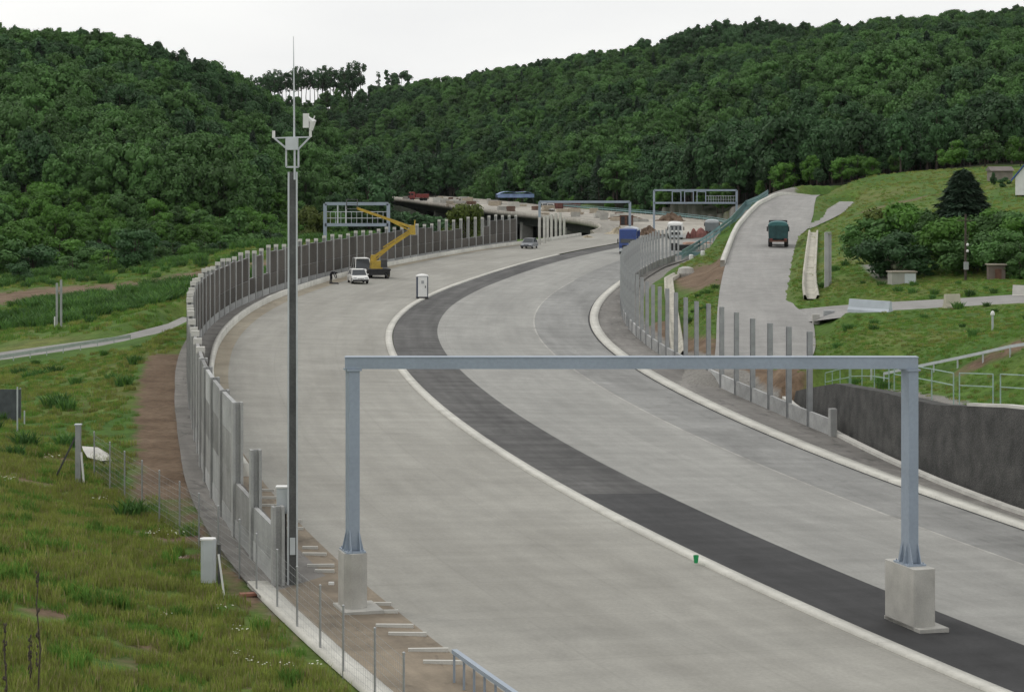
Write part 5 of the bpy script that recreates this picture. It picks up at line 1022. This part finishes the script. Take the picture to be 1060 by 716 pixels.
rid = np.interp(cpx, [p_[0] for p_ in RIDGE_L], [p_[2] for p_ in RIDGE_L]); ridr = np.interp(cpx, [p_[0] for p_ in RIDGE_R], [p_[2] for p_ in RIDGE_R])
ok &= np.where(left & (cx[:, 1] < 850), cx[:, 1] < rid + 14, cx[:, 1] < ridr + 15)
ok &= ~((cpx < 385) & (cx[:, 1] > 1230) & (cpx > 265))
cx = cx[ok]; cpx = cpx[ok]; edgeY = edgeY[ok]; tz = ground(cx[:, 0], cx[:, 1]); nT = len(cx)
cl = bumps(cx[:, 0] + 300, cx[:, 1], 160); c2 = bumps(cx[:, 0], cx[:, 1] - 90, 60)
th = 12.0 * (1 + .10 * c2 * .5) * Fr.uniform(.68, 1.32, nT)
th = np.where(cx[:, 1] > 820, th * .88, th)
young = (cpx < 340) & (cx[:, 1] < edgeY + 75 + 25 * cl)
th = np.where(young, th * .5 * Fr.uniform(.7, 1.2, nT), th)
th = np.where((cpx > 690) & (cpx < 860) & (cx[:, 1] < edgeY + 60), th * 1.25, th)
kind = np.where(cl + .8 * c2 + Fr.normal(0, .55, nT) > .35, 1, 0)      # 1 = darker species
kind = np.where((cpx > 660) & (cx[:, 1] < edgeY + 130), 1, kind); kind = np.where(young, np.where(Fr.random(nT) < .6, 2, 0), kind)
stand = ((cpx > 690) & (cpx < 800) & (cx[:, 1] > 1060) & (c2 > -.4)) | ((cpx > 380) & (cpx < 470) & (cx[:, 1] < edgeY + 90)); th = np.where(stand, th * 1.35, th); kind = np.where(stand, 1, kind)
kind = np.where((Fr.random(nT) < .03) & (cx[:, 1] > 500), 3, kind)
under = (cpx > 385) & (cx[:, 1] < edgeY + 13) & (Fr.random(nT) < .75); th = np.where(under, th * .42, th); kind = np.where(under, np.where(Fr.random(nT) < .5, 2, 1), kind); young = young | under
var = Fr.integers(0, 5, nT); rot = Fr.uniform(0, 6.28, nT)
# coarse visibility: paint crowns front to back
vis = np.zeros(nT); buf = np.zeros((180, 290), bool); order = np.argsort(cx[:, 1])
for i in order:
    Y = cx[i, 1]; r_ = .25 * th[i] / Y * FL / 4; u = (cpx[i]) / 4; zc = tz[i] + th[i] * .6; v = (YH + (CH - zc) / Y * FL) / 4; u0, u1, v0, v1 = int(u - r_), int(u + r_) + 1, int(v - r_ * 1.1), int(v + r_ * 1.1) + 1
    u0, v0 = max(u0, 0), max(v0, 0)
    if u1 <= u0 or v1 <= v0 or u0 >= 265: continue
    sub = buf[v0:v1, u0:u1]; vis[i] = (~sub).sum(); sub[:] = True
pick = set(np.argsort(-vis)[:270].tolist())
WF = np.where(young, .95, .80) * Fr.uniform(.85, 1.2, nT)
specs = [(LEAF, 100), (LEAFD, 200), (LEAFB, 300)]
VARS = {}
for k, (lf, sd) in enumerate(specs):
    for j in range(5): VARS[(k, j)] = (broadleaf(sd + j, cb=.10 if k == 2 else (.18, .10, .26, .16, .22)[j], cr=(.36, .32, .42)[k] * (1, .82, 1.14, .92, .70)[j], nb=34, n=2000, size=.030), lf)
for j in range(5): VARS[(3, j)] = (conifer(400 + j), NEEDLE)
src = bpy.data.collections.new('tree_sources'); keys = [(k, j) for k in range(4) for j in range(5)]
for n_, kj in enumerate(keys): src.objects.link(joined(VARS[kj][0], VARS[kj][1], BARK, 'tree_%s' % chr(97 + n_)))
protos = {}
TL = {'left': ('broadleaf tree among the wood covering the left hill', 'trees of the left hillside wood'), 'mid': ('broadleaf tree in the wood behind the viaduct', 'trees of the wood behind the viaduct'), 'right': ('broadleaf tree in the dark wood edge behind the ramp and the upper field', 'trees of the wood edge behind the ramp')}
for i in sorted(pick):
    kj = (int(kind[i]), int(var[i])); zone = 'left' if cpx[i] < 385 else ('mid' if cpx[i] < 690 else 'right'); nm = 'conifer_tree' if kj[0] == 3 else 'broadleaf_tree'
    loc = (cx[i, 0], cx[i, 1], tz[i] - .1); lab, grp = TL[zone]
    if kj[0] == 3: lab = lab.replace('broadleaf tree', 'dark conifer')
    if kj not in protos:
        r = thing(nm, lab, 'tree', loc, rot[i], grp); o, c = tree_meshes(VARS[kj][0], VARS[kj][1]); o.parent = r; c.parent = r; r.scale = (th[i] * WF[i], th[i] * WF[i], th[i]); protos[kj] = (r, (o, c))
    else: r = dup(protos[kj][0], protos[kj][1], loc, rot[i], (float(th[i] * WF[i]), float(th[i] * WF[i]), float(th[i])), lab, grp); r['category'] = 'tree'
rest = np.array([i for i in range(nT) if i not in pick])
def gn_scatter(name, pts, scale, rotz, index, coll, label=None, width=None):
    me = bpy.data.meshes.new(name); me.vertices.add(len(pts)); me.vertices.foreach_set('co', np.asarray(pts, np.float32).ravel())
    for a, d in (('sc', scale), ('rz', rotz), ('wf', width if width is not None else np.ones(len(pts)))): me.attributes.new(a, 'FLOAT', 'POINT').data.foreach_set('value', np.asarray(d, np.float32))
    me.attributes.new('ix', 'INT', 'POINT').data.foreach_set('value', np.asarray(index, np.int32)); o = bpy.data.objects.new(name, me); COL.objects.link(o)
    g = bpy.data.node_groups.new(name, 'GeometryNodeTree'); g.interface.new_socket('Geometry', in_out='INPUT', socket_type='NodeSocketGeometry'); g.interface.new_socket('Geometry', in_out='OUTPUT', socket_type='NodeSocketGeometry'); N = g.nodes; L = g.links
    gi, go_ = N.new('NodeGroupInput'), N.new('NodeGroupOutput'); ip = N.new('GeometryNodeInstanceOnPoints'); ci = N.new('GeometryNodeCollectionInfo'); ci.inputs['Collection'].default_value = coll; ci.inputs['Separate Children'].default_value = True; ci.inputs['Reset Children'].default_value = True
    def att(nm, tp):
        n = N.new('GeometryNodeInputNamedAttribute'); n.data_type = tp; n.inputs['Name'].default_value = nm; return [q for q in n.outputs if q.enabled and q.name == 'Attribute'][0]
    cmb = N.new('ShaderNodeCombineXYZ'); L.new(att('rz', 'FLOAT'), cmb.inputs['Z']); mp2 = N.new('GeometryNodeMeshToPoints')
    L.new(gi.outputs[0], mp2.inputs['Mesh']); L.new(mp2.outputs['Points'], ip.inputs['Points']); L.new(ci.outputs[0], ip.inputs['Instance']); ip.inputs['Pick Instance'].default_value = True
    L.new(att('ix', 'INT'), ip.inputs['Instance Index']); L.new(cmb.outputs[0], ip.inputs['Rotation']); sv_ = N.new('ShaderNodeCombineXYZ'); mu = N.new('ShaderNodeMath'); mu.operation = 'MULTIPLY'; a_sc = att('sc', 'FLOAT'); L.new(a_sc, mu.inputs[0]); L.new(att('wf', 'FLOAT'), mu.inputs[1]); L.new(mu.outputs[0], sv_.inputs['X']); L.new(mu.outputs[0], sv_.inputs['Y']); L.new(a_sc, sv_.inputs['Z']); L.new(sv_.outputs[0], ip.inputs['Scale']); L.new(ip.outputs[0], go_.inputs[0])
    md = o.modifiers.new('scatter', 'NODES'); md.node_group = g
    return tag(o, label, None, None, 'stuff')
o = gn_scatter('forest', np.column_stack([cx[rest], tz[rest] - .1]), th[rest], rot[rest], kind[rest] * 5 + var[rest], src, None, WF[rest])
o['label'] = 'dense green broadleaf forest covering the hills behind the motorway'; o['category'] = 'forest'

# skyline row of bare-trunked trees
def tall_tree(seed, cb=.36, cr=.2, n=420): return broadleaf(seed, cb=cb, cr=cr, nb=24, n=int(n * 2.4), size=.021, trunk_r=.013, limbs=8, core=0)
sk = [(q, 0) for q in (262, 267, 272, 276, 280, 284, 288, 292, 296, 300, 304, 308.5, 312, 317, 321, 325.5, 329, 334, 337, 342, 345.5, 353, 356, 362, 365, 373)]
sp0 = [tree_meshes(tall_tree(500 + j, (.24, .38, .31)[j]), LEAFD, BARK) for j in range(3)]; prot = []
SKZ = []
for i, (px, _) in enumerate(sk):
    Y = 1318 + 6 * math.sin(i * 2.2); topy = np.interp(px, [262, 281, 300, 330, 345, 352, 364, 373], [74, 71, 68, 66.5, 66, 65, 62, 61.5]); x = (px - 530) / FL * Y; g = gz(x, Y); h = (CH - (topy - YH) / FL * Y - g) * (1 + .07 * math.sin(i * 5.3))
    j = (i * i + i // 2) % 3 if i > 2 else i; loc = (x, Y, g - .3)
    if i < 3: r = thing('skyline_tree', 'tall bare-trunked tree in the thin row on the skyline', 'tree', loc, i * 1.3, 'bare-trunked trees on the skyline'); sp0[j][0].parent = r; sp0[j][1].parent = r; r.scale = (h * .8, h * .8, h); prot.append(r)
    else: r = dup(prot[j], sp0[j], loc, i * 1.7, (h * .8, h * .8, h), None, None)
def single(name, label, px, topy, Y, t, leaf, bark=BARK, wscale=1.0, cat='tree', boty=None, dz=0.0):
    x = (px - 530) / FL * Y; g = gz(x, Y); h = CH - (topy - YH) / FL * Y - g; r = thing(name, label, cat, (x, Y, g - .1 + dz), px); o, c = tree_meshes(t, leaf, bark); o.parent = r; c.parent = r; r.scale = (h * wscale, h * wscale, h); return r
single('skyline_tree', 'thin wispy tree left of the slender skyline tree', 391.5, 71, 1318, tall_tree(520, .3, .1, 120), LEAFD, BARKL, .9)
single('skyline_tree', 'slender upright tree alone on the skyline', 401, 69, 1318, tall_tree(521, .25, .12, 500), LEAFD, BARKL, .9)
single('skyline_tree', 'round-crowned tree right of the slender skyline tree', 413.5, 73, 1318, broadleaf(522, cb=.15, cr=.42, nb=10, n=600, size=.05), LEAFD)
single('dead_tree', 'bare dead tree standing on the ridge above the viaduct', 671, 36, 1262, tall_tree(523, .35, .09, 60), BARK, BARKL, .7)
# near bushes and garden trees
def bush_t(seed, n=3600, cr=.62, size=.035, nb=16): return broadleaf(seed, cb=.0, cr=cr, nb=nb, n=n, size=size, trunk_r=.02, limbs=6)
single('dark_bush', 'large dark round bush standing alone in the left field', 140, 234, 328, bush_t(601, 4200, .56, .032, 22), LEAFD, wscale=1.05, cat='bush')
single('bush', 'bright green bush at the left picture edge before the forest', 14, 226, 345, bush_t(602), LEAFB, cat='bush')
single('bush', 'low bright bush between the edge bush and the dark round bush', 62, 247, 350, bush_t(603), LEAFB, wscale=1.6, cat='bush')
single('bush', 'olive bush between the weather mast and the frame gantry', 322, 213, 372, bush_t(604), LEAFY, wscale=.9, cat='bush')
single('bush', 'olive bush in front of the viaduct above the barrier posts', 482, 211, 400, bush_t(605), LEAFY, wscale=.8, cat='bush')
single('bush', 'olive-green bush left of the other bushes above the drain channel', 912, 216, 200, bush_t(606), LEAFY, wscale=.85, cat='bush')
single('bush', 'bright green bush behind the small shed', 937, 210, 195, bush_t(607), LEAFB, wscale=.95, cat='bush')
single('bush', 'dense dark bush between the shed and the utility pole', 968, 222, 190, bush_t(608), LEAF, wscale=.9, cat='bush')
single('bush', 'bright bush behind the utility pole, right of the conifer', 1024, 216, 188, bush_t(609), LEAFB, wscale=1.0, cat='bush')
single('bush', 'tall green bush at the right picture edge below the house', 1052, 214, 178, bush_t(610), LEAF, wscale=1.0, cat='bush')
single('bush', 'low bush at the right edge next to the timber hut', 1050, 262, 171, bush_t(611), LEAFB, wscale=1.2, cat='bush')
single('bush', 'low dark bush right of the shed', 958, 266, 176, bush_t(612), LEAFD, wscale=1.2, cat='bush')
single('bush', 'dark bush beside the hut and the utility pole', 1012, 252, 175, bush_t(613), LEAFD, wscale=.9, cat='bush')
single('bush', 'dark hedge-like bush beside the outbuilding in the upper field', 1040, 183, 285, bush_t(614), LEAFD, wscale=1.1, cat='bush')
single('bush', 'small dark bush left of the hedge-like bush in the upper field', 1028, 178, 292, bush_t(615), LEAFD, wscale=.5, cat='bush')
single('flowering_bush', 'pale white-flowering bush left of the shed', 921, 263, 178, bush_t(616, 1800), mat('pale_leaves', (.30, .33, .22), .7, .25, .5, fine=.3, fscale=2), wscale=.8, cat='bush')
single('flowering_bush', 'low whitish flowering bush above the shed roof', 934, 271, 176, bush_t(617, 1200), mat('pale_leaves', (.30, .33, .22)), wscale=1.3, cat='bush')
single('garden_conifer', 'dark pointed conifer rising above the bushes right of the meadow', 997, 174, 192, conifer(620, 16000, .03, .75), NEEDLE, wscale=1.55)
for k, (px, ty, Y, lab) in enumerate(((985, 143, 405, 'rounded dark green tree behind the upper field, leftmost of three'), (1020, 132, 400, 'rounded tree behind the upper field, middle of three'), (1056, 140, 395, 'rounded tree behind the upper field at the right edge'))): single('field_tree', lab, px, ty, Y, broadleaf(630 + k, cb=.08, cr=.48, nb=20, n=3000, size=.03), (LEAFB, LEAF, LEAFB)[k], wscale=1.1)
for k, (px, ty, Y) in enumerate(((392, 213, 560), (403, 217, 540), (414, 216, 570), (425, 220, 545), (437, 218, 575), (448, 221, 550), (380, 210, 555))): single('bush', 'dark green bush in the hollow left of the viaduct', px, ty, Y, bush_t(640 + k, 900, .5, .05), LEAFD, cat='bush', wscale=1.2)['group'] = 'bushes in the hollow left of the viaduct'
for k, (px, ty, Y, lf, lab) in enumerate(((905, 225, 206, LEAF, 'green bush at the left end of the garden bushes, by the tall post pair'), (950, 219, 203, LEAF, 'green bush behind the shed, left of the conifer'), (985, 226, 187, LEAFB, 'light green bush just left of the utility pole'), (1003, 236, 184, LEAF, 'green bush right behind the utility pole'), (1036, 219, 196, LEAF, 'green bush above the timber hut'), (1060, 228, 186, LEAFB, 'light green bush at the right edge below the house'), (1040, 240, 180, LEAF, 'green bush just above the timber hut roof'), (925, 240, 186, LEAFD, 'dark bush left behind the shed'), (1056, 250, 176, LEAF, 'green bush at the right edge beside the hut'))): single('bush', lab, px, ty - 3, Y - 9, bush_t(660 + k, 3200, .6, .033, 22), lf, cat='bush', wscale=1.25)
for k, (px, ty, Y) in enumerate(((-8, 238, 330), (34, 250, 338), (48, 243, 352), (84, 250, 350), (100, 246, 362), (112, 256, 340), (166, 252, 352), (178, 248, 372), (196, 250, 366), (212, 246, 388), (228, 247, 380), (246, 241, 402), (262, 240, 398), (280, 236, 415), (205, 258, 345), (75, 262, 322), (20, 268, 312))): single('bush', 'green bush in the loose belt of bushes at the foot of the left hill', px, ty, Y, bush_t(700 + k % 5, 1600, .62, .042), (LEAF, LEAFD, LEAFB)[k % 3], cat='bush', wscale=1.1 + .3 * (k % 2))['group'] = 'bushes at the foot of the left hill'
# mullein stalks close to the viewer
def stalk(label, px, topy, boty, Y):
    x = (px - 530) / FL * Y; g = gz(x, Y); h = (boty - topy) / FL * Y; r = thing('dry_stalk', label, 'plant', (x, Y, g - .05)); b = MB(); rg2 = np.random.default_rng(int(px)); b.tube([(0, 0, 0), (.02 * h, 0, h * .4), (-.01 * h, .01, h * .75), (.012 * h, 0, h)], [.022, .018, .014, .006], 6); b.build('stem', BARK, r)
    b = MB()
    for k in range(26): z = h * (1 - .75 * rg2.random() ** 1.6); a = rg2.uniform(0, 6.28); s = .045 * (1.3 - .5 * z / h); b.lathe((.03 * math.cos(a), .03 * math.sin(a), z), [(.004, -s), (s * .5, 0), (.004, s)], 6)
    b.build('seed_heads', BARK, r)
stalk('tallest dark dry stalk rising from the near grass', 39, 537, 670, 46); stalk('dark dry stalk at the left picture edge', 5, 598, 705, 43); stalk('thin pale stalk between the two dark stalks', 31, 612, 665, 47)

# ------------------------------------------------------------------ grass and herbs (nobody could count them)
gsrc = bpy.data.collections.new('grass_sources')
def tuft(name, n, h, spread, mats, seed, lean=.35, flower=0, bw=.012):
    rg = np.random.default_rng(seed); V = []; F = []; mi = []
    for _ in range(n):
        a = rg.uniform(0, 6.28); r = spread * math.sqrt(rg.random()); x, y = r * math.cos(a), r * math.sin(a); hh = h * rg.uniform(.45, 1.1); la = rg.uniform(0, 6.28); l = lean * hh * rg.uniform(.2, 1.2); w = bw * rg.uniform(.6, 1.4); pa = rg.uniform(0, 3.14); dx, dy = w * math.cos(pa), w * math.sin(pa); o = len(V)
        V += [(x - dx, y - dy, -.03), (x + dx, y + dy, -.03), (x + dx * .7 + l * .4 * math.cos(la), y + dy * .7 + l * .4 * math.sin(la), hh * .6), (x - dx * .7 + l * .4 * math.cos(la), y - dy * .7 + l * .4 * math.sin(la), hh * .6), (x + l * math.cos(la), y + l * math.sin(la), hh)]
        F += [(o, o + 1, o + 2, o + 3), (o + 3, o + 2, o + 4)]; mi += [0 if rg.random() < .78 else 1] * 2
    for _ in range(flower):
        a = rg.uniform(0, 6.28); r = spread * rg.random(); x, y, z = r * math.cos(a), r * math.sin(a), h * rg.uniform(.9, 1.3); s = rg.uniform(.015, .035); o = len(V)
        V += [(x + s * math.cos(k * 1.047), y + s * math.sin(k * 1.047), z + .01 * (k % 2)) for k in range(6)]; F += [tuple(range(o, o + 6))]; mi += [2]
    me = bpy.data.meshes.new(name); me.from_pydata(V, [], F)
    for m_ in mats: me.materials.append(m_)
    me.polygons.foreach_set('material_index', mi); gsrc.objects.link(bpy.data.objects.new(name, me))
tuft('tuft_a', 70, .26, .32, [GRASSM, STRAW, FLOWER], 1); tuft('tuft_b', 60, .20, .34, [GRASSG, GRASSM, FLOWER], 2); tuft('tuft_c', 80, .42, .28, [GRASSG, GRASSM, FLOWER], 3, .5, 0, .02); tuft('tuft_d', 50, .32, .3, [GRASSM, STRAW, FLOWER], 4, .4, 9)
tuft('tuft_e', 150, .75, .55, [LEAF, GRASSG, FLOWER], 5, .8, 0, .05)
def sample(n, box, keep):
    x = Fr.uniform(box[0], box[1], n); y = Fr.uniform(box[2], box[3], n); k = keep(x, y); return x[k], y[k]
gi_x = lambda x, y, fld: fld.reshape(nyg, nxg)[np.clip(np.searchsorted(gy, y), 0, nyg - 1), np.clip(np.searchsorted(gx, x), 0, nxg - 1)]
parts = []
def free(x, y, ol=-15.5, orr=21.0, thr=.42):
    s_, o_ = so_many(x, y); k = ((o_ < np.where(s_ > 27, np.interp(s_, [27, 36, 50, 98, 115, 340], [-15.6, -15.9, -15.2, -15.4, -15.4, -16.4]), ol)) | (o_ > np.where((s_ < 74), wl(s_) + 1.3, orr)) | (s_ > 330)) & (gi_x(x, y, soil) + Fr.normal(0, .12, len(x)) < thr) & (gi_x(x, y, grav) < .45)
    for a, b_, _ in CORR:
        m = (a + b_) / 2; hw = np.linalg.norm(a - b_, axis=1) / 2; d = np.hypot(x[:, None] - m[None, ::2, 0], y[:, None] - m[None, ::2, 1]) - hw[None, ::2]; k &= d.min(1) > .3; k &= ~((d.min(1) < 3.5) & (x < -10) & (y < np.interp(x, np.sort(m[:, 0]), m[np.argsort(m[:, 0]), 1])))
    return k
x, y = sample(19000, (-32, 0, 38, 92), free); nb_ = bumps(x, y, 5); ix = np.where(nb_ + Fr.normal(0, .4, len(x)) > .75, 1, 0); ix = np.where((bumps(x, y + 77, 6) > .7) & (Fr.random(len(x)) < .3), 2, ix); ix = np.where((bumps(x + 50, y, 23) > .1) & (Fr.random(len(x)) < .03), 3, ix); ix = np.where((bumps(x, y + 31, 7) > 1.2) & (Fr.random(len(x)) < .06), 4, ix)
parts.append((x, y, Fr.uniform(.6, 1.2, len(x)) * np.where(ix == 4, .8, 1), ix))
x, y = sample(15000, (-70, -12, 92, 178), free); ix = Fr.integers(0, 2, len(x)); parts.append((x, y, Fr.uniform(.5, 1.1, len(x)), np.where(Fr.random(len(x)) < .012, 4, ix)))
x, y = sample(16000, (-120, -14, 200, 400), free); ix = Fr.choice([1, 2, 1, 0, 4], len(x), p=[.36, .04, .36, .23, .01]); parts.append((x, y, Fr.uniform(.8, 1.8, len(x)), ix))
x, y = sample(24000, (14, 50, 70, 200), free); ix = Fr.choice([0, 1, 1, 1], len(x)); parts.append((x, y, Fr.uniform(.3, .7, len(x)), np.where(Fr.random(len(x)) < .008, 4, ix)))
x, y = sample(9000, (18, 90, 195, 400), free); parts.append((x, y, Fr.uniform(.5, 1.1, len(x)), Fr.choice([0, 1, 0, 1, 0], len(x))))
x, y = sample(1500, (-85, -30, 222, 272), free); k_ = bumps(x, y, 25) > -.2; x, y = x[k_], y[k_]; parts.append((x, y, Fr.uniform(.9, 2.0, len(x)), np.full(len(x), 4)))
x, y = sample(700, (-120, -20, 300, 385), free); parts.append((x, y, Fr.uniform(.9, 1.9, len(x)), np.full(len(x), 4)))
X_ = np.concatenate([q[0] for q in parts]); Y_ = np.concatenate([q[1] for q in parts]); Z_ = ground(X_, Y_)
o = gn_scatter('grass', np.column_stack([X_, Y_, Z_]), np.concatenate([q[2] for q in parts]), Fr.uniform(0, 6.28, len(X_)), np.concatenate([q[3] for q in parts]), gsrc); o['label'] = 'rough green grass and herbs on the slopes and meadows'; o['category'] = 'grass'
print('trees', nT, 'grass', len(X_))


# ------------------------------------------------------------------ the thin haze between the viewer and the hills
hz = MB().box((0, 0, 0), (2 * 640, 1880, 190)).build('haze', None); hz.data.materials.clear(); hz.location = (0, 870, 190 / 2 - 45); tag(hz, None, None, None, 'stuff')
hm = bpy.data.materials.new('haze'); hm.use_nodes = True; hm.node_tree.nodes.clear(); ho = hm.node_tree.nodes.new('ShaderNodeOutputMaterial'); hv = hm.node_tree.nodes.new('ShaderNodeVolumePrincipled')
hv.inputs['Color'].default_value = (.88, .93, .96, 1); hv.inputs['Density'].default_value = 0.000015; hm.node_tree.links.new(hv.outputs['Volume'], ho.inputs['Volume']); hz.data.materials.append(hm)
